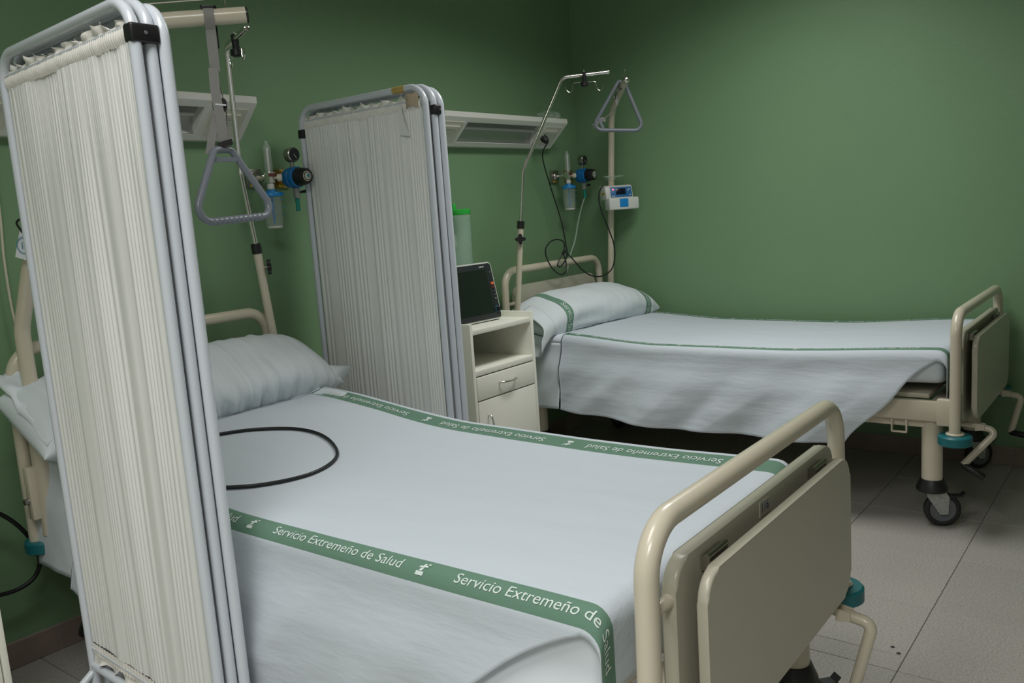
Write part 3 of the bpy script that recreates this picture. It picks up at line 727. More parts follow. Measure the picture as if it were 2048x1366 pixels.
# ------------------------------------------------------------------ cables
pc = root('power_cable', (-.45, -.2, .87), 'black power cable from the wall light looped over the head rail to the infusion pump', 'cable')
link('plug', plugbm, 'black', pc)
p1 = [(plugc.x-.004, plugc.y-.03, plugc.z-.012), (-.471, -.135, 1.585), (-0.478, -0.1, 1.517), (-0.398, -0.08, 1.37), (-0.345, -0.1, 1.183), (-0.415, -0.17, 1.053), (-0.439, -0.19, 1.016), (-0.472, -0.2, 0.979), (-0.521, -0.2, 0.95), (-0.546, -0.2, 0.963)]
p2 = [(-0.546, -0.2, 0.963), (-0.511, -0.2, 1.001), (-0.475, -0.2, 1.039), (-0.492, -0.205, 1.076), (-0.549, -0.205, 1.09), (-0.612, -0.205, 1.079), (-0.65, -0.205, 1.045), (-0.639, -0.205, 0.994), (-0.592, -0.205, 0.941), (-0.528, -0.205, 0.909), (-0.485, -0.205, 0.921), (-0.468, -0.2, 0.966), (-0.487, -0.2, 1.011), (-0.470, -0.2, 1.022), (-0.421, -0.21, 0.98), (-0.348, -0.22, 0.915), (-0.285, -0.24, 0.877), (-0.217, -0.26, 0.87), (-0.159, -0.28, 0.896), (-0.134, -0.29, 0.948), (-0.147, -0.3, 1.03), (-0.191, -0.3, 1.113), (-0.252, -0.3, 1.208), (-0.275, -0.3, 1.274), (-0.26, -0.3, 1.325), (-0.215, -0.29, 1.343)]
bm = B(); tube(bm, smoothpath(p1+p2[1:], 7), .0036, 8); link('cord', bm, 'black_cable', pc)
bm = B(); tube(bm, [(-.497, -.203, 1.012), (-.478, -.203, 1.030)], .0075, 8); link('cable_tie', bm, 'black', pc)
SHA = sheet_fn(CA, DA, ztA, 1.3, -.44, .024)
lp = [(-3.10, -.60), (-2.95, -.585), (-2.78, -.62), (-2.675, -.70), (-2.645, -.79), (-2.67, -.89), (-2.74, -.985), (-2.86, -1.03), (-2.985, -.99), (-3.09, -.90)]
lp2 = [SHA(x-CA, y)+V(0, 0, .0052) for x, y in lp]
bm = B(); tube(bm, smoothpath(lp2, 8), .0047, 10); o = link('looped_cable', bm, 'black_cable'); tag(o, 'thick black cord lying in a loop on the near bed sheet', 'cable')
lc = [(-3.45, -.13, .56), (-3.32, -.115, .55), (-0.0-3.234, -0.1, 0.502), (-3.177, -0.1, 0.427), (-3.150, -0.1, 0.345), (-3.165, -0.1, 0.295), (-3.207, -0.1, 0.272), (-3.267, -0.1, 0.272), (-3.40, -.11, .30), (-3.46, -.12, .36)]
bm = B(); tube(bm, smoothpath(lc, 8), .0062, 10); o = link('black_hose', bm, 'black_cable'); tag(o, 'black cable hanging in a loop below the head of the near bed', 'cable')
bm = B(); tube(bm, smoothpath([(-3.10, -.03, 1.57), (-3.078, -.02, 1.45), (-3.076, -.015, 1.34), (-3.084, -.015, 1.21), (-3.083, -.015, 1.05), (-3.07, -.02, .9), (-3.06, -.02, .75)], 8), .0036, 8); o = link('call_cord', bm, 'cord_white'); tag(o, 'thin cream cord hanging down the wall at the left edge', 'cord')

# ------------------------------------------------------------------ trapeze poles and handles
tp = root('trapeze_pole', (-3.15, -.19, .45), 'thick cream lifting pole at the near bed head with boom over the bed', 'lifting pole', 'lifting poles')
pathA = fillet([(-3.150, -.222, .43), (-3.150, -.222, 1.02), (-3.062, -.497, 1.776), (-2.70, -.758, 1.805)], {1: .14, 2: .13}, 10)
bm = B(); tube(bm, pathA, .0205, 20); link('pole', bm, 'bed_cream', tp)
bm = B(); lathe(bm, (-3.150, -.222, .44), (0, 0, 1), [(0, .0265), (.33, .0265), (.332, .022)], 24); sk = link('socket', bm, 'bed_cream', tp)
bm = B(); box(bm, -3.196, -3.160, -.226, -.196, .49, .64, .004); link('socket_bracket', bm, 'bed_cream', tp)
bm = B(); lathe(bm, (-3.196, -.21, .545), (-1, 0, 0), [(0, .009), (.012, .009), (.014, .006)], 12); link('bolt', bm, 'steel', sk)
d = Vector((.4, -.288, .03)).normalized(); e = Vector((-2.70, -.758, 1.805))
bm = B(); lathe(bm, e, d, [(0, .0208), (.004, .0208), (.006, .015)], 20); link('end_cap', bm, 'black', tp)
bm = B(); a = e-d*.05; tube(bm, fillet([a+V(0, 0, .018), a+V(0, 0, .045), a-d*.26+V(-.008, -.02, .037)], .006, 4), .0022, 8); link('guard_wire', bm, 'chrome', tp)
tpB = root('trapeze_pole', (-.08, -.22, .5), 'cream lifting pole in the corner behind the far bed, carrying the infusion pump', 'lifting pole', 'lifting poles')
pathB = fillet([(-.08, -.222, .45), (-.08, -.225, .80), (-.08, -.285, 1.74), (-.395, -.565, 1.838)], {1: .2, 2: .11}, 10)
bm = B(); tube(bm, pathB, .0172, 18); link('pole', bm, 'bed_cream', tpB)
bm = B(); lathe(bm, (-.08, -.222, .44), (0, 0, 1), [(0, .023), (.25, .023), (.252, .018)], 20); link('socket', bm, 'bed_cream', tpB)
dB = Vector((-.315, -.28, .098)).normalized(); eB = Vector((-.395, -.565, 1.838))
bm = B(); lathe(bm, eB, dB, [(-.012, .0178), (.004, .0178), (.010, .014), (.014, .006)], 20); link('end_cap', bm, 'chrome', tpB)
bm = B(); aB = eB-dB*.02; tube(bm, [aB-dB*.12+V(0, 0, .017), aB+V(0, 0, .05)], .0018, 8); lathe(bm, aB+V(0, 0, .05)-V(0, 0, .004), (0, 0, 1), [(0, .002), (.003, .005), (.007, .005), (.01, .002)], 10); link('guard_wire', bm, 'chrome', tpB)

def triangle(bm, ap, l, r, rad=.0095, hw=.014):
    ap, l, r = Vector(ap), Vector(l), Vector(r); w_ = (r-l).normalized()
    top1, top2 = ap-w_*hw, ap+w_*hw
    P = [top1, l, r, top2]; N = len(P); pts = []
    ext = [P[-1]]+P+[P[0]]
    fl = fillet([(P[3]+P[0])/2, P[0], P[1], P[2], P[3], (P[3]+P[0])/2], {1: .02, 2: .032, 3: .032, 4: .02}, 7)
    tube(bm, fl[:-1], rad, 14, closed=True)
# near handle and strap
hA = root('lifting_triangle', (-2.80, -.72, 1.28), 'grey triangular grab handle hanging from a strap on the near lifting pole', 'grab handle', 'grab handles')
ap, l, r = V(-2.804, -.737, 1.459), V(-2.950, -.79, 1.272), V(-2.668, -.755, 1.284)
bm = B(); triangle(bm, ap, l, r, .0095, .028)
for k in range(11):
    q = l.lerp(r, .22+.56*k/10); lathe(bm, q-(r-l).normalized()*.004, (r-l), [(0, .0095), (.004, .0112), (.008, .0095)], 14)
link('handle', bm, 'grey_plastic', hA)
bm = B(); a, b = (ap-V(.028, 0, 0)).lerp(l, .14), (ap+V(.028, 0, 0)).lerp(r, .14); plate(bm, a+V(0, .004, -.006), (b-a), (0, 0, 1), [(0, 0), ((b-a).length, 0), ((b-a).length, .012), (0, .012)], .008); link('handle_web', bm, 'grey_plastic', hA)
def ribbon(bm, pts, wdir, w, th=.002):
    pts = [Vector(p) for p in pts]; R = []
    for i, p in enumerate(pts):
        wd = Vector(wdir[i] if isinstance(wdir, list) else wdir).normalized(); tn = (pts[min(i+1, len(pts)-1)]-pts[max(i-1, 0)]).normalized(); n = tn.cross(wd).normalized()
        R.append([bm.verts.new(p+wd*(s*w/2)+n*(k*th/2)) for s, k in ((-1, -1), (1, -1), (1, 1), (-1, 1))])
    for i in range(len(R)-1):
        for k in range(4): bm.faces.new([R[i][k], R[i][(k+1) % 4], R[i+1][(k+1) % 4], R[i+1][k]])
    bm.faces.new(R[0][::-1]); bm.faces.new(R[-1])
bc = e-d*.092      # where the strap hangs on the boom
wd = V(.80, -.58, 0)
side = V(-.59, -.80, 0)
lo = [(-2.795, -.735, 1.62), (-2.798, -.738, 1.56), (-2.792, -.736, 1.51), (-2.787, -.735, 1.468)]
bm = B(); ring = [bc+side*(.0235*math.cos(a))+V(0, 0, .0235*math.sin(a)) for a in [PI*(1.15-1.3*i/14) for i in range(15)]]
ribbon(bm, [Vector((-2.792, -.728, 1.655)), bc+side*.023+V(0, 0, -.05)]+ring[::-1][::-1]+[bc-side*.022+V(0, 0, -.06), Vector((-2.788, -.722, 1.66))], wd, .025)
link('strap', bm, 'strap_grey', hA)
bm = B(); ribbon(bm, smoothpath([(-2.802, -.735, 1.665), (-2.808, -.742, 1.60), (-2.804, -.745, 1.53), (-2.800, -.742, 1.462)], 6), wd, .024); ribbon(bm, smoothpath([(-2.796, -.728, 1.665), (-2.775, -.722, 1.60), (-2.772, -.725, 1.54), (-2.790, -.732, 1.462)], 6), [V(.5, .8, .1)]*19, .020)
ribbon(bm, smoothpath([(-2.803, -.73, 1.55), (-2.82, -.725, 1.50), (-2.834, -.722, 1.45)], 5), wd, .020)
link('strap_loop', bm, 'strap_grey', hA)
for z, nm in ((1.812, 'strap_guide'), ):
    bm = B(); plate(bm, bc+V(0, 0, .0225)-wd*.020-side*.016, wd, side, rrect(0, .040, 0, .032, .006), -.004); link(nm, bm, 'black', hA)
bm = B(); plate(bm, V(-2.803, -.745, 1.555)-wd*.018-side*.010, wd, V(0, 0, 1), rrect(0, .036, 0, .034, .01), .006); bk = link('buckle', bm, 'black', hA)
bm = B(); plate(bm, V(-2.797, -.742, 1.571)-wd*.013+side*.008, wd, V(0, 0, 1), [(0, 0), (.026, -.003), (.026, .001), (0, .004)], .002); link('buckle_bar', bm, 'paper', bk)
bm = B(); plate(bm, bc-side*.028-wd*.010+V(0, 0, -.075), wd, V(0, 0, 1), rrect(-.002, .026, 0, .06, .006), .005); link('strap_lock', bm, 'black', hA)
bm = B(); plate(bm, V(-2.798, -.742, 1.462)-wd*.018, wd+V(0, 0, .25), V(0, 0, 1), rrect(0, .038, 0, .014, .003), .010); link('end_buckle', bm, 'black', hA)
# far handle hooked over the boom
hB = root('lifting_triangle', (-.36, -.52, 1.6), 'grey triangular grab handle hooked over the end of the far lifting pole', 'grab handle', 'grab handles')
apB = eB-dB*.085; tr = V(.55, -.83, 0).normalized()
ap, l, r = apB+V(0, 0, .022)+tr*-.008, apB-tr*.172+V(-.01, -.01, -.200), apB+tr*.092+V(-.01, -.01, -.222)
bm = B(); triangle(bm, ap, l, r); link('handle', bm, 'grey_plastic', hB)
bm = B(); a, b = l.lerp(ap, .26), l.lerp(r, .24); plate(bm, a, (b-a), V(-.83, -.55, .1).cross(b-a), [(0, -.006), ((b-a).length, -.006), ((b-a).length, .006), (0, .006)], .006); link('handle_web', bm, 'grey_plastic', hB)
wdB = V(.6, -.4, .6)
bm = B(); st = smoothpath([l.lerp(a, .3)+V(0, 0, .01), l+tr*.035+V(0, 0, .03), l+tr*.085+V(0, 0, .062), l+tr*.115+V(0, 0, .085), l+tr*.135+V(0, 0, .12), l+tr*.125+V(0, 0, .155)], 6); ribbon(bm, st, wdB, .018); ribbon(bm, smoothpath([l+tr*.015+V(0, 0, .015), l+tr*.05+V(0, 0, .045), l+tr*.075+V(0, 0, .045)], 6), V(0, 0, 1), .022); link('strap', bm, 'strap_grey', hB)
bm = B(); ribbon(bm, smoothpath([l+tr*.125+V(0, 0, .155)+V(0, 0, -.02), l+tr*.138+V(0, 0, .175), apB+tr*.021+V(0, 0, .005), apB+V(0, 0, .022), apB-tr*.022], 6), dB, .012, .005); link('hook', bm, 'black', hB)

# small tag on the near pole
tg = root('paper_tag', (-3.155, -.30, 1.215), 'white paper tag with a blue stamp tied to the near lifting pole', 'tag')
bm = B(); u_ = V(.85, -.53, 0).normalized(); O = V(-3.172, -.305, 1.213); plate(bm, O, u_, V(.12, 0, 1), [(0, 0.008), (.045, -.012), (.056, .062), (.040, .078), (.012, .075)], .0015); link('card', bm, 'paper', tg, 0)
bm = B(); cc = O+u_*.027+V(0, 0, .036)+V(-.53, -.85, 0)*.0022; ring = [cc+u_*(.018*math.cos(a))+V(0, 0, .022*math.sin(a)) for a in [2*PI*i/28 for i in range(28)]]; tube(bm, ring, .0011, 6, closed=True)
for k in (-.006, .0, .006): tube(bm, [cc+u_*k+V(0, 0, -.009), cc+u_*k+V(0, 0, .009)], .0011, 6)
link('stamp', bm, 'ink_teal', tg)
bm = B(); tube(bm, smoothpath([O+u_*.026+V(0, 0, .07), O+u_*.016+V(0, 0, .095), O+u_*.03+V(0, .0, .105), O+u_*.04+V(0, 0, .09)], 5), .003, 8); link('string', bm, 'black', tg)

# ------------------------------------------------------------------ drip stands
def ivpole(pts, label, kdir, hookpos, hookdir, arm_end, knob_z):
    base, c0, kink, bend, tip = [Vector(p) for p in pts]
    t = root('drip_stand', base, label, 'drip stand', 'drip stands')
    bm = B(); tube(bm, [base, c0], .0145, 18); link('sleeve', bm, 'bed_cream', t)
    ax = (c0-base).normalized(); bm = B(); lathe(bm, c0-ax*.012, ax, [(0, .0175), (.034, .0175), (.036, .012)], 20); link('collar', bm, 'black', t)
    bm = B(); tube(bm, fillet([c0, kink, bend, tip], {1: .05, 2: .04}, 8), .0088, 16); link('rod', bm, 'chrome', t)
    dd = (tip-bend).normalized(); bm = B(); lathe(bm, tip, dd, [(-.004, .0095), (.003, .0105), (.009, .008), (.011, .003)], 14); link('end_cap', bm, 'chrome', t)
    kz = base+ax*((knob_z-base.z)/ax.z); kd = Vector(kdir).normalized(); bm = B(); lathe(bm, kz+kd*.012, kd, [(0, .005), (.014, .005)], 10); kn = link('knob_stem', bm, 'steel', t)
    u = kd.cross(Vector((0, 0, 1))).normalized(); poly = []
    for i in range(40):
        a = 2*PI*i/40; rr = .014+.012*abs(math.cos(2*a))**1.5; poly.append((rr*math.cos(a), rr*math.sin(a)))
    bm = B(); plate(bm, kz+kd*.024, u, Vector((0, 0, 1)), poly, .012 if u.cross(Vector((0, 0, 1))).dot(kd) > 0 else -.012); link('knob', bm, 'black', t)
    h = bend.lerp(tip, hookpos); bm = B(); hd = Vector(hookdir).normalized()
    lathe(bm, h+V(0, 0, .014), (0, 0, -1), [(0, .006), (.003, .012), (.03, .011), (.045, .010), (.047, .018), (.064, .018), (.067, .012)], 16); hk = link('hook_clamp', bm, 'black', t)
    lathe_b = B(); lathe(lathe_b, h+V(0, 0, .012), (0, 0, 1), [(0, .004), (.008, .004), (.010, .002)], 10); link('clamp_screw', lathe_b, 'chrome', hk)
    for s in (-1, 1):
        q = h+V(0, 0, -.035); bm = B()
        tube(bm, smoothpath([q, q+hd*(s*.045)+V(0, 0, .002), q+hd*(s*.055)+V(0, 0, -.012), q+hd*(s*.058)+V(0, 0, -.03), q+hd*(s*.070)+V(0, 0, -.040), q+hd*(s*.084)+V(0, 0, -.028), q+hd*(s*.086)+V(0, 0, -.010)], 5), .0019, 8); link('hook', bm, 'chrome', hk)
    return t
ivpole([(-2.300, -.208, .60), (-2.335, -.182, 1.176), (-2.355, -.167, 1.442), (-2.462, -.322, 1.822), (-2.53, -.522, 1.832)], 'chrome drip stand rising behind the near bed pillow', (.85, -.5, 0), .45, (-.35, -.94, 0), None, 1.115)
ivpole([(-.925, -.192, .60), (-.886, -.238, 1.176), (-.868, -.262, 1.435), (-.742, -.427, 1.842), (-.612, -.593, 1.852)], 'bent chrome drip stand at the left head corner of the far bed', (-.75, -.6, 0), .48, (.61, -.79, 0), None, 1.115)

# ------------------------------------------------------------------ wall gas outlets and devices
def outlet(x, z, m, label):
    t = root('gas_outlet', (x, 0, z-.034), label, 'gas outlet', 'gas outlets'); bm = B(); box(bm, x-.034, x+.034, -.012, -.0005, z-.034, z+.034, .002); link('plate', bm, m, t)
    bm = B(); lathe(bm, (x, -.012, z), (0, -1, 0), [(0, .023), (.008, .023), (.014, .017), (.022, .015), (.022, .009)], 24); link('collar', bm, m, t)
    bm = B(); box(bm, x-.022, x+.022, -.0135, -.0118, z-.030, z-.021); link('colour_label', bm, 'yellow', t, 0); return t
outlet(-2.188, 1.432, 'steel', 'square steel oxygen outlet on the wall behind the near bed')
outlet(-2.060, 1.430, 'brass', 'square brass-coloured suction outlet beside the foreground drip stand')
outlet(-.250, 1.416, 'steel', 'square steel oxygen outlet on the wall above the far bed')
outlet(-.110, 1.416, 'brass', 'suction outlet hidden behind the blue regulator above the far bed')
def flowmeter(x, z, label):
    t = root('oxygen_flowmeter', (x, -.09, z-.2), label, 'flowmeter', 'oxygen flowmeters'); y = -.095
    bm = B(); lathe(bm, (x, -.033, z), (0, -1, 0), [(0, .009), (.02, .009), (.022, .012), (.03, .012), (.032, .008), (.062, .008)], 16); link('connector', bm, 'chrome', t)
    bm = B(); box(bm, x-.014, x+.014, y-.014, y+.014, z-.020, z+.020, .003); bd = link('valve_body', bm, 'chrome', t)
    bm = B(); box(bm, x-.0145, x+.0145, y-.0152, y-.0142, z+.002, z+.014); link('scale_label', bm, 'dull_red', bd, 0)
    bm = B(); lathe(bm, (x, y, z+.02), (0, 0, 1), [(0, .013), (.012, .015), (.09, .013), (.098, .007), (.110, .006)], 18); link('flow_tube', bm, 'clear', t)
    bm = B(); lathe(bm, (x, y, z+.02), (0, 0, 1), [(0, .004), (.086, .004)], 10); link('inner_tube', bm, 'device_white', t)
    bm = B(); lathe(bm, (x+.014, y-.010, z-.002), (.75, -.65, 0), [(0, .005), (.008, .005), (.009, .013), (.024, .013), (.026, .011)], 20); link('control_knob', bm, 'knob_cream', t)
    bm = B(); lathe(bm, (x, y, z-.02), (0, 0, -1), [(0, .008), (.006, .013), (.022, .013), (.026, .008), (.03, .008)], 16); link('nut', bm, 'device_white', t)
    bm = B(); zl = z-.058; lathe(bm, (x, y, zl+.014), (0, 0, -1), [(0, .010), (.002, .018), (.008, .020), (.010, .036), (.013, .038), (.024, .038), (.025, .034)], 28); ld = link('bottle_lid', bm, 'cyan_blue', t)
    bm = B(); box(bm, x+.03, x+.052, y-.006, y+.006, zl-.006, zl+.004, .002); link('lid_spout', bm, 'cyan_blue', ld)
    bm = B(); lathe(bm, (x, y, zl-.010), (0, 0, -1), [(0, .033), (.01, .034), (.095, .031), (.112, .028)], 28); bt = link('humidifier_bottle', bm, 'clear', t)
    bm = B(); lathe(bm, (x, y, zl-.117), (0, 0, -1), [(0, .0275), (.004, .028), (.008, .025)], 28); link('bottle_base', bm, 'device_white', bt)
    bm = B(); lathe(bm, (x, y, zl-.010), (0, 0, -1), [(0, .004), (.098, .004)], 10); link('dip_tube', bm, 'blue', bt)
    bm = B()
    for q in (.022, .05, .078): box(bm, x+.012, x+.026, y-.034, y-.031, zl-q-.002, zl-q); box(bm, x-.026, x-.012, y-.034, y-.031, zl-q-.002, zl-q)
    link('level_marks', bm, 'ink_teal', bt, 0)
flowmeter(-2.182, 1.430, 'oxygen flowmeter with blue-lidded clear bottle beside the near screen and bed')
flowmeter(-.245, 1.416, 'oxygen flowmeter with blue-lidded clear bottle above the far bed')
def regulator(x, z, label, tubes):
    t = root('suction_regulator', (x, -.1, z-.08), label, 'regulator', 'suction regulators')
    bm = B(); lathe(bm, (x, -.033, z), (0, -1, 0), [(0, .012), (.046, .012)], 16); link('connector', bm, 'brass', t)
    bm = B(); lathe(bm, (x, -.076, z), (0, -1, 0), [(0, .026), (.003, .036), (.028, .0395), (.032, .0395), (.034, .037), (.038, .037), (.040, .0395), (.056, .038), (.061, .030)], 32); link('body', bm, 'blue', t)
    bm = B(); lathe(bm, (x, -.135, z), (0, -1, 0), [(0, .032), (.004, .034), (.040, .030), (.046, .027), (.047, .022)], 32); kn = link('knob', bm, 'black', t)
    bm = B(); lathe(bm, (x, -.182, z), (0, -1, 0), [(0, .0185), (.0015, .018)], 28); dk = link('knob_disc', bm, 'knob_cream', kn)
    bm = B(); lathe(bm, (x, -.1835, z), (0, -1, 0), [(0, .0155), (.001, .015)], 28); link('disc_ring', bm, 'bezel', dk)
    bm = B(); lathe(bm, (x, -.1845, z), (0, -1, 0), [(0, .0125), (.0008, .012)], 24); link('disc_face', bm, 'knob_cream', dk); bm = B(); lathe(bm, (x+.003, -.1853, z+.001), (0, -1, 0), [(0, .007), (.0008, .006)], 16); link('disc_mark', bm, 'ink_teal', dk)
    bm = B(); lathe(bm, (x-.004, -.108, z+.036), (0, 0, 1), [(0, .008), (.024, .008)], 14); link('gauge_stem', bm, 'steel', t)
    bm = B(); lathe(bm, (x-.004, -.094, z+.082), (0, -1, 0), [(0, .024), (.003, .027), (.030, .027), (.033, .024)], 28); gg = link('gauge', bm, 'steel', t)
    bm = B(); lathe(bm, (x-.004, -.1275, z+.082), (0, -1, 0), [(0, .0225), (.001, .0225)], 28); fc = link('gauge_face', bm, 'bezel', gg)
    bm = B(); plate(bm, (x-.006, -.1295, z+.080), V(.6, 0, -.8), V(.8, 0, .6), [(-.004, -.001), (.016, -.0006), (.016, .0006), (-.004, .001)], .0006); link('gauge_needle', bm, 'paper', gg, 0)
    bm = B(); box(bm, x-.010, x+.010, -.122, -.102, z-.078, z-.038, .003); vb = link('outlet_valve', bm, 'galvanised', t)
    bm = B(); tube(bm, [(x+.006, -.118, z-.056), (x+.036, -.124, z-.052)], [.004, .0065], 10); link('valve_lever', bm, 'black', vb)
    bm = B(); lathe(bm, (x, -.112, z-.078), (0, 0, -1), [(0, .006), (.004, .009), (.02, .007), (.032, .0085), (.046, .0075)], 14); link('hose_nipple', bm, 'green_tube', vb)
    return t
regulator(-2.082, 1.428, 'blue suction regulator with black knob and gauge left of the middle screen', False)
regulator(-.118, 1.414, 'blue suction regulator with black knob and gauge in the corner above the far bed', True)
bm = B(); tube(bm, smoothpath([(-.118, -.112, 1.295), (-0.135, -0.105, 1.26), (-0.146, -0.08, 1.174), (-0.192, -0.08, 1.067), (-0.257, -0.08, 0.976), (-0.284, -0.08, 0.897), (-.29, -.08, .80)], 8), .0042, 8); o = link('suction_tube', bm, 'clear_tube'); tag(o, 'clear plastic tube hanging from the far blue regulator behind the head rail', 'tube')
# graduated suction canister on the wall behind the middle screen
cn = root('suction_canister', (-1.135, -.07, .98), 'clear graduated canister with green cap on the wall behind the middle screen', 'canister')
bm = B(); lathe(bm, (-1.135, -.072, .985), (0, 0, 1), [(0, .047), (.004, .050), (.262, .053), (.266, .053)], 32); link('jar', bm, 'clear_green', cn)
bm = B(); lathe(bm, (-1.135, -.072, 1.248), (0, 0, 1), [(0, .054), (.003, .056), (.022, .056), (.026, .050)], 32); cp = link('cap', bm, 'green_cap', cn)
bm = B(); lathe(bm, (-1.165, -.072, 1.274), (0, 0, 1), [(0, .010), (.02, .010), (.028, .007)], 14); link('port', bm, 'green_cap', cp)
bm = B()
for k in range(9):
    z = 1.02+.025*k
    for j in range(5):
        a = math.radians(-60+(7 if k % 2 else 11)*j*.6+20); a2 = a+math.radians(6); R_ = .0535
        vs = [bm.verts.new((-1.135+R_*math.cos(q), -.072+R_*math.sin(q), zz)) for q, zz in ((a, z), (a2, z), (a2, z+.0022), (a, z+.0022))]; bm.faces.new(vs)
link('scale_marks', bm, 'ink_teal', cn, 0)
bm = B(); box(bm, -1.165, -1.105, -.022, -.001, 1.10, 1.16, .003); link('wall_bracket', bm, 'device_white', cn)

# infusion pump on the far pole
pp = root('infusion_pump', (-.12, -.32, 1.215), 'white and blue infusion pump clamped to the far lifting pole with a red light', 'infusion pump')
nF = V(-.60, -.80, 0).normalized(); uF = V(.80, -.60, 0); cP = V(-.115, -.335, 1.28)
M = Matrix((uF, -nF, V(0, 0, 1))).transposed().to_4x4(); M.translation = cP      # local x right, y away from the viewer, z up
def lb(b, m, nm, par, bev=.004, taper=None):
    t_ = bmesh.new(); box(t_, *b, bev, 2)
    if taper:
        for v in t_.verts:
            if v.co.z > taper[0]: v.co.y += (v.co.z-taper[0])*taper[1]
    bm_ = bmesh.new(); merge(bm_, t_, M); return link(nm, bm_, m, par, 40)
bd = lb((-.088, .070, -.018, .075, -.01, .066), 'device_white', 'body', pp, .010, (.0, .28))
fd = lb((-.083, .088, -.046, .03, -.064, .000), 'device_white', 'front_door', pp, .009)
lb((-.024, .026, -.0475, -.04, -.052, -.006), 'cyan_blue', 'door_latch', fd, .003)
bz = lb((-.060, .062, -.0215, -.012, .003, .056), 'blue_panel', 'control_panel', bd, .003, (.0, .28))
lb((-.030, .026, -.0245, -.018, .017, .048), 'pump_screen', 'display', bz, .001, (.0, .28))
lb((-.048, -.040, -.0255, -.018, .040, .047), 'red_led', 'warning_light', bz, .002, (.0, .28))
for xx, zz in ((-.052, .008), (-.042, .008), (.048, .012), (.040, .036), (.048, .042)): lb((xx-.004, xx+.004, -.0245, -.018, zz-.002, zz+.003), 'device_white', 'button', bz, .001, (.0, .28))
t_ = bmesh.new(); box(t_, -.0885, -.0875, .0, .055, .020, .030); bm = B(); merge(bm, t_, M); link('yellow_label', bm, 'yellow', bd, 0)
t_ = bmesh.new(); box(t_, -.05, .02, .03, .09, -.06, .058, .008); bm = B(); merge(bm, t_, M); link('pole_clamp', bm, 'device_white', pp)
rh = root('tube_holder_ring', (-.085, -.26, 1.385), 'clear plastic ring holder on the far pole just above the pump', 'holder')
bm = B(); lathe(bm, (-.08, -.262, 1.378), (0, 0, 1), [(0, .026), (.008, .030), (.014, .024), (.028, .020)], 20); link('hub', bm, 'clear', rh)
bm = B()
for cx_, cy_, rr in ((-.118, -.262, .020), (-.062, -.298, .030)): tube(bm, [(cx_+rr*math.cos(2*PI*i/28), cy_+rr*math.sin(2*PI*i/28), 1.395) for i in range(28)], .0022, 8, closed=True)
link('ring', bm, 'clear_tube', rh)
# crumpled clear film on top of the far wall light
bm = B(); bmesh.ops.create_icosphere(bm, subdivisions=3, radius=1)
for v in bm.verts:
    n_ = 1+.38*nz(v.co.x*2.3, v.co.y*2.3, v.co.z*2.3)+.2*nz(v.co.x*6, v.co.y*6, v.co.z*6); v.co *= n_
    v.co = V(-.385+v.co.x*.075, -.085+v.co.y*.05, max(1.7035, 1.725+v.co.z*(.022+.012*max(0, v.co.x))))
o = link('plastic_film', bm, 'clear', smooth=30); tag(o, 'crumpled clear plastic wrapper on top of the far wall light', 'plastic wrap')

# ------------------------------------------------------------------ bedside cabinets and monitor
def cabinet(x0, x1, yf, yb, label):
    t = root('bedside_cabinet', ((x0+x1)/2, (yf+yb)/2, 0), label, 'cabinet', 'bedside cabinets'); H = .825; th = .016; m = 'cabinet_cream'
    for a in ((x0, x0+th), (x1-th, x1)):
        bm = B(); box(bm, a[0], a[1], yf, yb, .06, H, .002); link('side_panel', bm, m, t)
    bm = B(); box(bm, x0+th, x1-th, yb-.012, yb, .08, H, .001); link('back_panel', bm, m, t)
    bm = B(); box(bm, x0+th, x1-th, yf+.002, yb-.012, H-.045, H-.025, .002); link('top_board', bm, m, t)
    bm = B(); box(bm, x0+th, x1-th, yf+.002, yb-.012, .615, .637, .002); link('shelf', bm, m, t)
    bm = B(); box(bm, x0+th, x1-th, yf+.006, yb-.012, .08, .098, .002); link('bottom_board', bm, m, t)
    bm = B(); box(bm, x0+th, x1-th, yf+.03, yb-.02, .46, .475); link('divider', bm, 'cabinet_dark', t)
    bm = B(); box(bm, x0+th+.003, x1-th-.003, yf-.001, yf+.016, .517, .610, .002); dr = link('drawer', bm, m, t)
    bm = B(); xc = (x0+x1)/2; tube(bm, smoothpath([(xc-.052, yf, .569), (xc-.046, yf-.016, .568), (xc-.02, yf-.024, .567), (xc+.02, yf-.024, .567), (xc+.046, yf-.016, .568), (xc+.052, yf, .569)], 5), .0042, 10); link('handle', bm, 'chrome', dr)
    bm = B(); box(bm, x0+th+.003, x1-th-.003, yf-.001, yf+.016, .102, .512, .002); do = link('door', bm, m, t)
    bm = B(); xd = x0+.072; tube(bm, smoothpath([(xd, yf, .452), (xd, yf-.016, .446), (xd, yf-.024, .42), (xd, yf-.024, .385), (xd, yf-.016, .358), (xd, yf, .352)], 5), .0042, 10); link('handle', bm, 'chrome', do)
    for xx in (x0+.035, x1-.035):
        for yy in (yf+.04, yb-.04):
            bm = B(); lathe(bm, (xx-.010, yy, .022), (1, 0, 0), [(0, .014), (.003, .022), (.017, .022), (.020, .014)], 18); box(bm, xx-.012, xx+.012, yy-.010, yy+.010, .03, .06); link('castor', bm, 'black', t)
    return t
cabinet(-1.672, -1.258, -.553, -.13, 'cream bedside cabinet with open shelf and drawer between the middle screen and far bed')
cabinet(-3.840, -3.426, -.553, -.13, 'cream bedside cabinet at the left edge, only its side edge showing')
mo = root('patient_monitor', (-1.50, -.40, .80), 'dark-screened patient monitor with white edge standing on the cream cabinet', 'monitor')
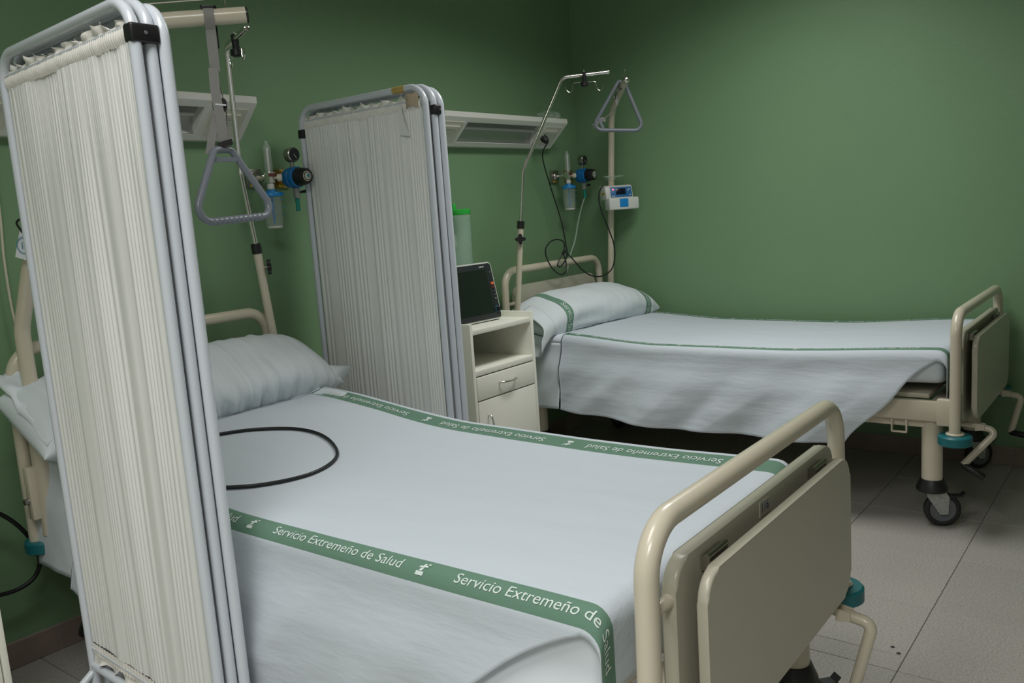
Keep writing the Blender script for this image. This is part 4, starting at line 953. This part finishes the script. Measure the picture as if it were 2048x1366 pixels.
# local frame: slightly turned, leaning back
ang = math.radians(-3); lean = math.radians(12)
um = V(math.cos(ang), math.sin(ang), 0); wm = V(-math.sin(ang), math.cos(ang), 0); vm = (V(0, 0, 1)*math.cos(lean)+wm*math.sin(lean)); nm_ = um.cross(vm)   # nm_ faces the viewer
Om = V(-1.338, -.452, .805); Wm, Hm = .30, .245
bm = B(); plate(bm, Om-nm_*.045, um, vm, rrect(-Wm, 0, 0, Hm, .014), .045, .004); sh = link('shell', bm, 'device_white', mo)
bm = B(); plate(bm, Om-nm_*.001, um, vm, rrect(-Wm+.005, -.005, .006, Hm-.006, .011), .003, .001); bz = link('bezel', bm, 'bezel', mo)
bm = B(); plate(bm, Om+nm_*.0018, um, vm, rrect(-Wm+.018, -.040, .028, Hm-.030, .002), .001); link('display', bm, 'screen_dark', bz)
def btn(x, z, rx, rz, m, nm, h=.003):
    b_ = B(); plate(b_, Om+um*x+vm*z+nm_*.0018, um, vm, rrect(-rx, rx, -rz, rz, min(rx, rz)*.6), h, .0006); return link(nm, b_, m, bz)
btn(-.0185, .152, .0085, .0055, 'orange_button', 'alarm_button'); btn(-.0185, .136, .0075, .0045, 'dull_red', 'alarm_button'); btn(-.018, .119, .003, .003, 'wheel_grey', 'button'); btn(-.018, .103, .0035, .003, 'wheel_grey', 'button'); btn(-.018, .087, .0035, .003, 'galvanised', 'button'); btn(-.019, .200, .005, .003, 'wheel_grey', 'button')
bm = B(); c_ = Om+um*-.0195+vm*.042+nm_*.002; lathe(bm, c_, nm_, [(0, .0150), (.003, .0150), (.004, .013)], 24); kr = link('dial_ring', bm, 'dial_blue', bz); bm = B(); lathe(bm, c_+nm_*.003, nm_, [(0, .0115), (.012, .0105), (.014, .008)], 24); link('dial', bm, 'black', kr)
bm = B()
for a_, w_ in ((-.077, .005), (-.070, .006), (-.062, .003), (-.057, .008)): plate(bm, Om+um*a_+vm*(Hm-.021)+nm_*.0022, um, vm, [(0, 0), (w_, 0), (w_, .005), (.001, .005)], .0006)
link('maker_mark', bm, 'device_white', bz, 0)
for xx in (-.26, -.04):
    bm = B(); q = Om+um*xx-nm_*.02; box(bm, q.x-.02, q.x+.02, q.y-.015, q.y+.06, .8, .808, .002); link('foot', bm, 'black', mo)
# dark specks on the floor tiles near the foot of the near bed
for x, y in ((-1.835, -2.135), (-1.862, -2.157)):
    bm = B(); lathe(bm, (x, y, .0003), (0, 0, 1), [(0, .006), (.0012, .004)], 10); o = link('floor_speck', bm, 'black_soft'); tag(o, ['dark round speck on the floor tile by the crank, the farther of two', 'dark round speck on the floor tile by the crank, the nearer of two'][x < -1.85], 'stain', 'floor specks')
